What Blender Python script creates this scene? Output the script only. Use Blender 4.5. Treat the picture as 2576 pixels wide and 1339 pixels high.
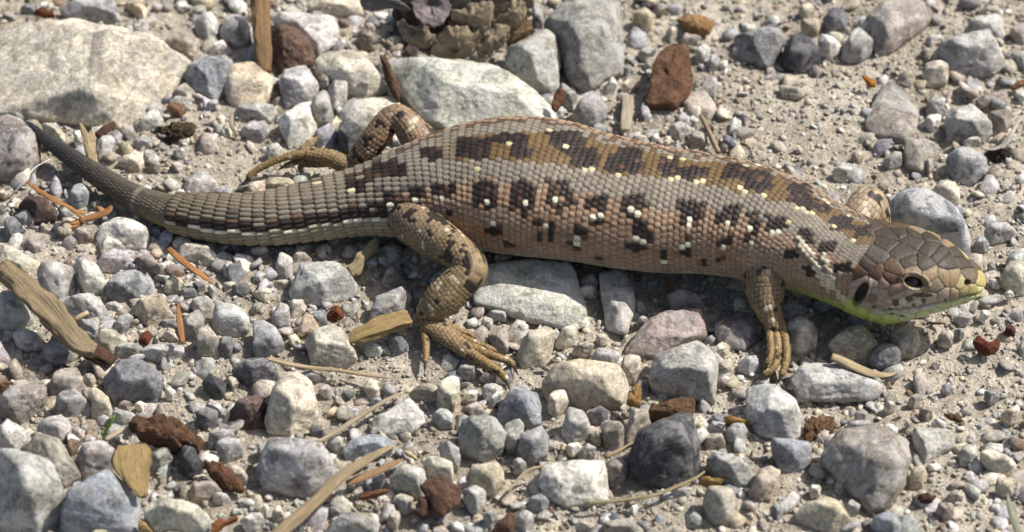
import bpy, bmesh, math, random
import numpy as np

# ------------------------------------------------------------------ scene, camera, light
for o in list(bpy.data.objects):
    bpy.data.objects.remove(o)
scene = bpy.context.scene
COL = scene.collection
rng = np.random.default_rng(7)
random.seed(7)
MM = 0.001

ELEV = math.radians(46.0)
FOCAL, SENSOR = 100.0, 36.0
FRAME = 0.140                                  # metres across the frame at the ground centre
DIST = FRAME * FOCAL / SENSOR
CAM = np.array([0.0, -DIST * math.cos(ELEV), DIST * math.sin(ELEV)])
FWD = np.array([0.0, math.cos(ELEV), -math.sin(ELEV)])
RIGHT = np.array([1.0, 0.0, 0.0])
UP = np.array([0.0, math.sin(ELEV), math.cos(ELEV)])
PW, PH = 2575.0, 1339.0

cam_d = bpy.data.cameras.new('camera')
cam_d.lens = FOCAL
cam_d.sensor_width = SENSOR
cam_d.clip_start = 0.01
cam_d.clip_end = 50.0
cam_d.dof.use_dof = True
cam_d.dof.focus_distance = DIST - 0.006
cam_d.dof.aperture_fstop = 27.0
cam = bpy.data.objects.new('camera', cam_d)
cam.location = CAM
cam.rotation_euler = (math.pi / 2 - ELEV, 0, 0)
COL.objects.link(cam)
scene.camera = cam

SUN_EL = math.radians(52.0)
SUN_AZ = math.radians(70.0)                    # from +Y (away from the camera) towards +X (right)
sun_dir = np.array([math.sin(SUN_AZ) * math.cos(SUN_EL), math.cos(SUN_AZ) * math.cos(SUN_EL), math.sin(SUN_EL)])
world = bpy.data.worlds.new('World')
scene.world = world
world.use_nodes = True
wt = world.node_tree
wt.nodes.clear()
w_out = wt.nodes.new('ShaderNodeOutputWorld')
w_bg = wt.nodes.new('ShaderNodeBackground')
w_sky = wt.nodes.new('ShaderNodeTexSky')
w_sky.sky_type = 'NISHITA'
w_sky.sun_disc = False
w_sky.sun_elevation = SUN_EL
w_sky.sun_rotation = SUN_AZ
w_sky.air_density = 1.0
w_sky.dust_density = 3.0
w_bg.inputs['Strength'].default_value = 0.1
wt.links.new(w_sky.outputs[0], w_bg.inputs['Color'])
wt.links.new(w_bg.outputs[0], w_out.inputs['Surface'])

sun_d = bpy.data.lights.new('sun', 'SUN')
sun_d.energy = 5.0
sun_d.angle = math.radians(0.55)
sun_d.color = (1.0, 0.968, 0.925)
sun = bpy.data.objects.new('sun', sun_d)
sun.location = tuple(sun_dir * 2)
from mathutils import Vector
sun.rotation_euler = Vector(tuple(sun_dir)).to_track_quat('Z', 'Y').to_euler()
COL.objects.link(sun)

scene.view_settings.view_transform = 'Standard'
scene.view_settings.look = 'None'
scene.view_settings.gamma = 1.0
scene.view_settings.exposure = 0.4
scene.view_settings.use_curve_mapping = False
scene.render.resolution_x = 1024
scene.render.resolution_y = 532

# ------------------------------------------------------------------ photograph -> place
def ray(px, py):
    x = (np.asarray(px, float) - PW / 2) / PW * SENSOR / FOCAL
    y = -(np.asarray(py, float) - PH / 2) / PW * SENSOR / FOCAL
    return FWD + x[..., None] * RIGHT + y[..., None] * UP

def at(px, py, z=0.0):
    """world point (m) at height z (mm) seen at photo position px, py"""
    d = ray(np.asarray(px, float), np.asarray(py, float))
    t = (np.asarray(z, float) * MM - CAM[2]) / d[..., 2]
    return CAM + t[..., None] * d

def project(p):
    q = p - CAM
    dep = q @ FWD
    x = (q @ RIGHT) / dep * FOCAL / SENSOR * PW + PW / 2
    y = -(q @ UP) / dep * FOCAL / SENSOR * PW + PH / 2
    return x, y

K = 0.6382
TILES = {}
for _i in range(12):
    _c, _r = _i % 4, _i // 4
    _f = 1.913 if _r < 2 else 1.918
    TILES[str(_i)] = (_c * 1000 * K, (_r * 700) * K, K / _f)
TILES['F'] = (0, 0, 1.0)
TILES['H'] = (3300 * K, 850 * K, K / 2.975)       # head detail
TILES['L'] = (1560 * K, 800 * K, K / 1.761)       # near hind leg detail
TILES['A'] = (2800 * K, 950 * K, K / 2.06)        # near front leg detail
TILES['B'] = (900 * K, 400 * K, K / 3.22)         # far hind leg detail
TILES['C'] = (1400 * K, 0, K / 3.4347)            # cone detail

def px(tile, pts):
    ox, oy, f = TILES[tile]
    a = np.array(pts, float).reshape(-1, 2)
    return np.stack([ox + a[:, 0] * f, oy + a[:, 1] * f], 1)

def parse(s):
    return [tuple(float(v) for v in q.split(',')) for q in s.split()]

# ------------------------------------------------------------------ noise
def _hash(i, j, k, seed):
    n = (i.astype(np.int64) * 374761393 + j.astype(np.int64) * 668265263 + k.astype(np.int64) * 2147483647 + seed * 974634777) & 0x7fffffff
    n = (n ^ (n >> 13)) * 1274126177 & 0x7fffffff
    n = (n ^ (n >> 16)) & 0xffff
    return n / 65535.0

def vnoise(p, seed=0):
    p = np.asarray(p, float)
    f = np.floor(p)
    t = p - f
    t = t * t * (3 - 2 * t)
    i, j, k = f[:, 0], f[:, 1], f[:, 2]
    out = 0
    for a in (0, 1):
        wa = t[:, 0] if a else 1 - t[:, 0]
        for b in (0, 1):
            wb = t[:, 1] if b else 1 - t[:, 1]
            for c in (0, 1):
                wc = t[:, 2] if c else 1 - t[:, 2]
                out = out + wa * wb * wc * _hash(i + a, j + b, k + c, seed)
    return out * 2 - 1

def fbm(p, seed=0, octs=3, gain=0.5):
    s, a, f = 0, 1.0, 1.0
    for o in range(octs):
        s = s + a * vnoise(p * f, seed + o * 17)
        a *= gain
        f *= 2.03
    return s

# ------------------------------------------------------------------ materials
class NT:
    def __init__(self, name):
        self.m = bpy.data.materials.new(name)
        self.m.use_nodes = True
        self.t = self.m.node_tree
        self.t.nodes.clear()
        self.out = self.n('ShaderNodeOutputMaterial')
        self.b = self.n('ShaderNodeBsdfPrincipled')
        self.l(self.b.outputs[0], self.out.inputs['Surface'])
    def n(self, typ, **kw):
        x = self.t.nodes.new(typ)
        for k, v in kw.items():
            setattr(x, k, v)
        return x
    def l(self, a, b):
        self.t.links.new(a, b)
    def val(self, sock, v):
        if hasattr(v, 'is_output') or isinstance(v, bpy.types.NodeSocket):
            self.l(v, sock)
        else:
            sock.default_value = v
    def noise(self, vec, scale, detail=5, rough=0.6, dist=0.0):
        x = self.n('ShaderNodeTexNoise')
        self.l(vec, x.inputs['Vector'])
        x.inputs['Scale'].default_value = scale
        x.inputs['Detail'].default_value = detail
        x.inputs['Roughness'].default_value = rough
        x.inputs['Distortion'].default_value = dist
        return x.outputs['Fac']
    def math(self, op, a, b=0.5, c=0.5, clamp=False):
        x = self.n('ShaderNodeMath', operation=op, use_clamp=clamp)
        for s, v in zip(x.inputs, (a, b, c)):
            self.val(s, v)
        return x.outputs[0]
    def step(self, v, lo, hi):
        x = self.n('ShaderNodeMapRange')
        x.interpolation_type = 'SMOOTHSTEP'
        self.val(x.inputs['Value'], v)
        x.inputs['From Min'].default_value = lo
        x.inputs['From Max'].default_value = hi
        return x.outputs[0]
    def lin(self, v, lo, hi, a, b):
        x = self.n('ShaderNodeMapRange')
        self.val(x.inputs['Value'], v)
        for k, q in zip(('From Min', 'From Max', 'To Min', 'To Max'), (lo, hi, a, b)):
            x.inputs[k].default_value = q
        return x.outputs[0]
    def mix(self, f, a, b, mode='MIX'):
        x = self.n('ShaderNodeMix', data_type='RGBA', blend_type=mode)
        self.val(x.inputs[0], f)
        self.val(x.inputs[6], a)
        self.val(x.inputs[7], b)
        return x.outputs[2]
    def scale(self, c, f):
        x = self.n('ShaderNodeVectorMath', operation='SCALE')
        self.val(x.inputs[0], c)
        self.val(x.inputs['Scale'], f)
        return x.outputs[0]
    def bump(self, h, dist, strength=1.0, nrm=None):
        x = self.n('ShaderNodeBump')
        self.l(h, x.inputs['Height'])
        x.inputs['Distance'].default_value = dist
        x.inputs['Strength'].default_value = strength
        if nrm is not None:
            self.l(nrm, x.inputs['Normal'])
        return x.outputs[0]

DUST = (0.42, 0.365, 0.28, 1)

def rock_nodes(T, base, vec, vein, dust=0.5, k=1.0):
    n1 = T.noise(vec, 230 * k, 8, 0.7, 0.5)
    n2 = T.noise(vec, 1150 * k, 6, 0.7)
    n3 = T.noise(vec, 430 * k, 7, 0.75)
    c = T.scale(base, T.lin(n1, 0.37, 0.63, 0.5, 1.42))
    c = T.scale(c, T.lin(n2, 0.36, 0.64, 0.62, 1.36))
    # pale calcite patches and thin veins
    nv = T.noise(vec, 85 * k, 5, 0.6, 1.6)
    v1 = T.math('SUBTRACT', 1.0, T.step(T.math('ABSOLUTE', T.math('SUBTRACT', nv, 0.53)), 0.0, 0.03))
    v1 = T.math('MULTIPLY', v1, T.step(n3, 0.4, 0.6))
    v2 = T.step(T.noise(vec, 130 * k, 9, 0.74, 0.8), 0.485, 0.56)
    vv = T.math('MULTIPLY', T.math('MAXIMUM', T.math('MULTIPLY', v1, 0.8), T.math('MULTIPLY', v2, 0.9)), vein, clamp=True)
    c = T.mix(vv, c, (0.64, 0.625, 0.585, 1))
    # brownish staining
    st = T.math('MULTIPLY', T.step(T.noise(vec, 160 * k, 6, 0.7, 0.5), 0.52, 0.7), 0.45)
    c = T.mix(st, c, T.mix(1.0, c, (0.86, 0.72, 0.55, 1), 'MULTIPLY'))
    # dry sand clinging to the stone
    d = T.math('MULTIPLY', T.step(n3, 0.52, 0.66), dust)
    c = T.mix(d, c, DUST)
    # dark pits
    p = T.step(T.noise(vec, 1700 * k, 4, 0.65), 0.62, 0.72)
    c = T.mix(T.math('MULTIPLY', p, 0.45), c, T.scale(c, 0.35))
    h = T.math('ADD', T.math('MULTIPLY', n3, 0.8), T.math('MULTIPLY', n2, 0.5))
    nb = T.bump(h, 0.0005)
    nb = T.bump(T.noise(vec, 3600 * k, 3, 0.6), 0.00012, 1.0, nb)
    return c, nb, n2

def mat_stone():
    T = NT('limestone')
    tc = T.n('ShaderNodeTexCoord')
    oi = T.n('ShaderNodeObjectInfo')
    off = T.n('ShaderNodeVectorMath', operation='MULTIPLY_ADD')
    cmb = T.n('ShaderNodeCombineXYZ')
    for i, f in enumerate((1.0, 3.7, 7.3)):
        T.l(T.math('MULTIPLY', oi.outputs['Random'], f), cmb.inputs[i])
    T.l(tc.outputs['Object'], off.inputs[0])
    off.inputs[1].default_value = (1, 1, 1)
    T.l(cmb.outputs[0], off.inputs[2])
    c, nb, n2 = rock_nodes(T, oi.outputs['Color'], off.outputs[0], oi.outputs['Alpha'], 0.4, 1.65)
    T.l(c, T.b.inputs['Base Color'])
    T.l(nb, T.b.inputs['Normal'])
    T.l(T.lin(n2, 0.3, 0.7, 0.5, 0.85), T.b.inputs['Roughness'])
    T.b.inputs['Specular IOR Level'].default_value = 0.42
    return T.m

def mat_gravel(name, k=1.0):
    T = NT(name)
    tc = T.n('ShaderNodeTexCoord')
    a = T.n('ShaderNodeAttribute', attribute_name='Col')
    c, nb, n2 = rock_nodes(T, a.outputs['Color'], tc.outputs['Object'], 0.25, 0.4, k)
    T.l(c, T.b.inputs['Base Color'])
    T.l(nb, T.b.inputs['Normal'])
    T.b.inputs['Roughness'].default_value = 0.72
    T.b.inputs['Specular IOR Level'].default_value = 0.4
    return T.m

def mat_ground():
    T = NT('sandy_soil')
    tc = T.n('ShaderNodeTexCoord')
    v = tc.outputs['Object']
    n1 = T.noise(v, 45, 6, 0.65)
    n2 = T.noise(v, 520, 6, 0.7)
    n3 = T.noise(v, 2600, 4, 0.65)
    c = T.mix(T.step(n1, 0.35, 0.65), (0.36, 0.31, 0.24, 1), (0.53, 0.47, 0.375, 1))
    c = T.scale(c, T.lin(n2, 0.35, 0.65, 0.68, 1.22))
    c = T.scale(c, T.lin(n3, 0.35, 0.65, 0.7, 1.25))
    T.l(c, T.b.inputs['Base Color'])
    h = T.math('ADD', T.math('MULTIPLY', n2, 0.8), T.math('MULTIPLY', n3, 0.35))
    T.l(T.bump(h, 0.0016), T.b.inputs['Normal'])
    T.b.inputs['Roughness'].default_value = 0.95
    T.b.inputs['Specular IOR Level'].default_value = 0.2
    return T.m

def mat_wood(name, dark=0.55, light=1.25, rough=0.7, gscale=1.0, bumpd=0.00035, streak=1.0):
    """fibrous plant matter; grain follows the 'grain' attribute (along, across, thickness)"""
    T = NT(name)
    a = T.n('ShaderNodeAttribute', attribute_name='grain')
    oi = T.n('ShaderNodeObjectInfo')
    m = T.n('ShaderNodeVectorMath', operation='MULTIPLY')
    T.l(a.outputs['Vector'], m.inputs[0])
    m.inputs[1].default_value = (0.22 * gscale, 2.6 * gscale * streak, 2.6 * gscale)
    n1 = T.noise(m.outputs[0], 1.0, 6, 0.7)
    n2 = T.noise(m.outputs[0], 0.3, 4, 0.6)
    n3 = T.noise(a.outputs['Vector'], 2.2, 4, 0.6)
    c = T.scale(oi.outputs['Color'], T.lin(n1, 0.3, 0.7, dark, light))
    c = T.scale(c, T.lin(n2, 0.3, 0.7, 0.75, 1.2))
    c = T.mix(T.math('MULTIPLY', T.step(n3, 0.56, 0.7), 0.3), c, DUST)
    T.l(c, T.b.inputs['Base Color'])
    T.l(T.bump(T.math('ADD', n1, T.math('MULTIPLY', n3, 0.3)), bumpd), T.b.inputs['Normal'])
    T.b.inputs['Roughness'].default_value = rough
    T.b.inputs['Specular IOR Level'].default_value = 0.3
    return T.m

def mat_bark():
    T = NT('bark')
    tc = T.n('ShaderNodeTexCoord')
    oi = T.n('ShaderNodeObjectInfo')
    v = tc.outputs['Object']
    n1 = T.noise(v, 380, 7, 0.72, 0.6)
    n2 = T.noise(v, 1700, 5, 0.7)
    c = T.scale(oi.outputs['Color'], T.lin(n1, 0.3, 0.7, 0.45, 1.45))
    c = T.scale(c, T.lin(n2, 0.3, 0.7, 0.65, 1.3))
    d = T.math('MULTIPLY', T.step(T.noise(v, 600, 5, 0.7), 0.55, 0.7), oi.outputs['Alpha'])
    c = T.mix(d, c, DUST)
    T.l(c, T.b.inputs['Base Color'])
    h = T.math('ADD', n1, T.math('MULTIPLY', n2, 0.6))
    T.l(T.bump(h, 0.0012), T.b.inputs['Normal'])
    T.b.inputs['Roughness'].default_value = 0.85
    T.b.inputs['Specular IOR Level'].default_value = 0.2
    return T.m

def mat_skin():
    T = NT('lizard_skin')
    a = T.n('ShaderNodeAttribute', attribute_name='Col')
    tc = T.n('ShaderNodeTexCoord')
    n1 = T.noise(tc.outputs['Object'], 2200, 4, 0.65)
    c = T.scale(a.outputs['Color'], T.lin(n1, 0.3, 0.7, 0.84, 1.16))
    T.l(c, T.b.inputs['Base Color'])
    T.l(T.bump(n1, 0.00009), T.b.inputs['Normal'])
    T.l(T.lin(n1, 0.3, 0.7, 0.4, 0.62), T.b.inputs['Roughness'])
    T.b.inputs['Specular IOR Level'].default_value = 0.3
    return T.m

def mat_plain(name, col, rough=0.5, spec=0.5, coat=0.0):
    T = NT(name)
    tc = T.n('ShaderNodeTexCoord')
    n = T.noise(tc.outputs['Object'], 1500, 3, 0.6)
    T.l(T.scale(T.mix(0.0, (*col, 1), (*col, 1)), T.lin(n, 0.3, 0.7, 0.8, 1.2)), T.b.inputs['Base Color'])
    T.b.inputs['Roughness'].default_value = rough
    T.b.inputs['Specular IOR Level'].default_value = spec
    T.b.inputs['Coat Weight'].default_value = coat
    T.b.inputs['Coat Roughness'].default_value = 0.05
    return T.m

M_STONE = mat_stone()
M_GRAVEL = mat_gravel('gravel_mix', 1.6)
M_GRIT = mat_gravel('grit_mix', 2.5)
M_GROUND = mat_ground()
M_WOOD = mat_wood('weathered_wood')
M_CHIP = mat_wood('split_wood', 0.45, 1.2, 0.65, 1.6, 0.0007)
M_NEEDLE = mat_wood('dry_needle', 0.55, 1.25, 0.55, 1.4, 0.00025)
M_BARK = mat_bark()
M_SKIN = mat_skin()

# ------------------------------------------------------------------ mesh helpers
def mesh_from(name, verts, faces, smooth=True):
    me = bpy.data.meshes.new(name)
    verts = np.asarray(verts, np.float32)
    if isinstance(faces, np.ndarray):
        nf, k = faces.shape
        me.vertices.add(len(verts))
        me.vertices.foreach_set('co', verts.ravel())
        me.loops.add(nf * k)
        me.loops.foreach_set('vertex_index', faces.astype(np.int32).ravel())
        me.polygons.add(nf)
        me.polygons.foreach_set('loop_start', np.arange(0, nf * k, k, dtype=np.int32))
        me.polygons.foreach_set('loop_total', np.full(nf, k, np.int32))
        me.update(calc_edges=True)
    else:
        me.from_pydata([tuple(v) for v in verts], [], faces)
        me.update()
    if smooth:
        me.polygons.foreach_set('use_smooth', np.ones(len(me.polygons), bool))
    return me

def set_col(me, cols, name='Col'):
    a = me.attributes.new(name, 'FLOAT_COLOR', 'POINT')
    c = np.ones((len(me.vertices), 4), np.float32)
    c[:, :3] = cols
    a.data.foreach_set('color', c.ravel())

def set_vec(me, vec, name='grain'):
    a = me.attributes.new(name, 'FLOAT_VECTOR', 'POINT')
    a.data.foreach_set('vector', np.asarray(vec, np.float32).ravel())

def link(name, me, mat, parent=None, loc=(0, 0, 0)):
    o = bpy.data.objects.new(name, me)
    if mat is not None:
        me.materials.append(mat)
    o.location = loc
    COL.objects.link(o)
    if parent is not None:
        o.parent = parent
    return o

def tag(o, label, cat, group=None, kind=None):
    if label: o['label'] = label
    if cat: o['category'] = cat
    if group: o['group'] = group
    if kind: o['kind'] = kind
    return o

_ico = {}
def ico(n):
    if n not in _ico:
        bm = bmesh.new()
        bmesh.ops.create_icosphere(bm, subdivisions=n, radius=1.0)
        v = np.array([q.co[:] for q in bm.verts])
        f = np.array([[q.index for q in fc.verts] for fc in bm.faces])
        bm.free()
        _ico[n] = (v / np.linalg.norm(v, axis=1)[:, None], f)
    return _ico[n]

def hull_planes(pts, centre, lim=0.955):
    bm = bmesh.new()
    for p in pts:
        bm.verts.new(tuple((p - centre) * 1000))
    r = bmesh.ops.convex_hull(bm, input=bm.verts)
    bm.normal_update()
    pl = []
    for f in bm.faces:
        n = np.array(f.normal[:])
        if np.linalg.norm(n) < 0.5 or f.calc_area() < 1e-5:
            continue
        d = float(n @ np.array(f.verts[0].co[:]))
        if d < 0:
            n, d = -n, -d
        pl.append((n, max(d, 0.05), f.calc_area()))
    bm.free()
    pl.sort(key=lambda q: -q[2])
    keep = []
    for n, d, a in pl:
        if all(n @ m < lim for m, _ in keep):
            keep.append((n, d))
    return np.array([k[0] for k in keep]), np.array([k[1] for k in keep])   # distances in mm

def radial(dirs, N, D, p):
    q = np.maximum(dirs @ N.T, 0) / D
    return (np.sum(q ** p, axis=1)) ** (-1.0 / p)

def stone_points(P, h, rs, z0=0.0):
    """3-D control points (m) of a rock of height h (mm) lying on the ground, seen with outline P"""
    x, y = P[:, 0], P[:, 1]
    t = (y.max() - y) / max(y.max() - y.min(), 1)
    mid = at(x, y, z0 + h * (0.04 + 0.62 * t))
    c = mid.mean(0)
    fp = mid[:, :2]
    fc = fp.mean(0)
    pts = [mid]
    low = np.c_[fc + (fp - fc) * 0.86, np.full(len(fp), (z0 - 0.28 * h - 0.25) * MM)]
    pts.append(low)
    n = len(P)
    # broken top: fewer points, uneven height
    k = int(rs.integers(3, 6))
    idx = np.linspace(0, n, k, endpoint=False) + rs.uniform(0, 1)
    for q in idx:
        i0 = int(q) % n
        i1 = (i0 + 1) % n
        f = q - int(q)
        e = fp[i0] * (1 - f) + fp[i1] * f
        s = rs.uniform(0.5, 0.82)
        pts.append(np.array([[*(fc + (e - fc) * s), (z0 + h * rs.uniform(0.8, 1.02)) * MM]]))
    pts = np.concatenate(pts)
    # nothing may stand out of the outline at the back
    _, py = project(pts)
    over = np.maximum(y.min() - py, 0)
    pts[:, 1] -= over / PW * FRAME / math.sin(ELEV)
    return pts

def make_rock(P, h, p=20, seed=0, level=4, rough=0.05, z0=0.0, chips=3):
    rs = np.random.default_rng(seed)
    size_px = max(np.ptp(P[:, 0]), np.ptp(P[:, 1]))
    hs = np.ptp(P[:, 1]) / PW * FRAME * 1000
    h = min(h * 0.76, 0.8 * hs)
    pts = stone_points(P, h, rs, z0)
    if p <= 10: chips = 0
    c = pts.mean(0)
    N, D = hull_planes(pts, c, 0.905 if p > 11 else 0.955)
    V, F = ico(level)
    size = size_px / PW * FRAME * 1000          # mm
    for _ in range(chips):                       # broken corners
        n = rs.normal(size=3)
        n[2] = abs(n[2]) + 0.45
        n /= np.linalg.norm(n)
        sup = ((pts - c) * 1000 @ n).max()
        N = np.vstack([N, n])
        D = np.append(D, sup * rs.uniform(0.78, 0.95))
    p = p * 5.0 if p > 11 else p * 2.2
    r = radial(V, N, D, p)
    r *= 1.0 + 0.25 / p
    pos = V * r[:, None]
    q = pos / size
    lump = fbm(q * 2.6 + rs.uniform(0, 50), seed, 2, 0.5)
    fine = fbm(q * 9 + rs.uniform(0, 50), seed + 5, 3, 0.6)
    micro = vnoise(pos * 2.2 + rs.uniform(0, 50), seed + 9)
    rid = 1 - np.abs(vnoise(q * 5 + rs.uniform(0, 50), seed + 13)) * 2
    # stepped fracture: quantised noise gives flat chipped ledges
    led = np.floor((lump + 1.5) * 5) / 5 - 1.5
    amp = rough * size * 0.62
    pos = pos + V * (amp * (0.15 * lump + 0.5 * led + 0.34 * fine - 0.3 * np.clip(rid, 0, 1) ** 3) + 0.05 * micro)[:, None]
    return pos * MM + c, F, c

# ------------------------------------------------------------------ ground
def graded(lo, hi, step, far, ratio=1.35):
    a = list(np.arange(lo, hi + step / 2, step))
    s, x = step, a[-1]
    while x < far:
        s *= ratio
        x += s
        a.append(x)
    s, x = step, a[0]
    b = []
    while x > -far:
        s *= ratio
        x -= s
        b.append(x)
    return np.array(b[::-1] + a)

def ground_height(x, y):
    q = np.stack([x, y, np.zeros_like(x)], -1).reshape(-1, 3)
    z = 0.55 * fbm(q * 45, 3, 3, 0.55) + 0.42 * fbm(q * 330, 9, 2, 0.6) + 0.22 * vnoise(q * 1100, 4)
    return (z * MM - 0.0005).reshape(x.shape)

def build_ground():
    gx = graded(-0.088, 0.088, 0.00055, 3.0)
    gy = graded(-0.075, 0.092, 0.00065, 3.0)
    X, Y = np.meshgrid(gx, gy)
    Z = ground_height(X, Y)
    nx, ny = len(gx), len(gy)
    v = np.stack([X, Y, Z], -1).reshape(-1, 3)
    i = np.arange(ny - 1)[:, None] * nx + np.arange(nx - 1)[None, :]
    f = np.stack([i, i + 1, i + nx + 1, i + nx], -1).reshape(-1, 4)
    o = link('ground', mesh_from('ground', v, f), M_GROUND)
    tag(o, 'dry beige sandy soil between the stones', 'ground', kind='structure')
build_ground()
# ------------------------------------------------------------------ stones
# colour key -> (linear base colour, words)
PAL = {
    'wh': ((0.66, 0.63, 0.565), 'white'), 'cr': ((0.60, 0.54, 0.43), 'cream'),
    'lg': ((0.50, 0.48, 0.45), 'light grey'), 'gr': ((0.37, 0.355, 0.33), 'grey'),
    'bg': ((0.31, 0.31, 0.315), 'blue-grey'), 'db': ((0.165, 0.165, 0.175), 'dark blue-grey'),
    'dk': ((0.055, 0.055, 0.064), 'charcoal'), 'ta': ((0.36, 0.315, 0.26), 'taupe'),
    'tn': ((0.48, 0.405, 0.29), 'tan'), 'lv': ((0.44, 0.41, 0.40), 'lavender-grey'),
    'mv': ((0.32, 0.27, 0.235), 'mauve-brown'), 'mr': ((0.075, 0.04, 0.036), 'dark maroon'),
    'gn': ((0.47, 0.455, 0.385), 'greenish grey'), 'rs': ((0.17, 0.085, 0.045), 'rusty brown'),
    'bl': ((0.315, 0.325, 0.342), 'blue-grey'),
    'br': ((0.20, 0.125, 0.08), 'brown'),
}
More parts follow.
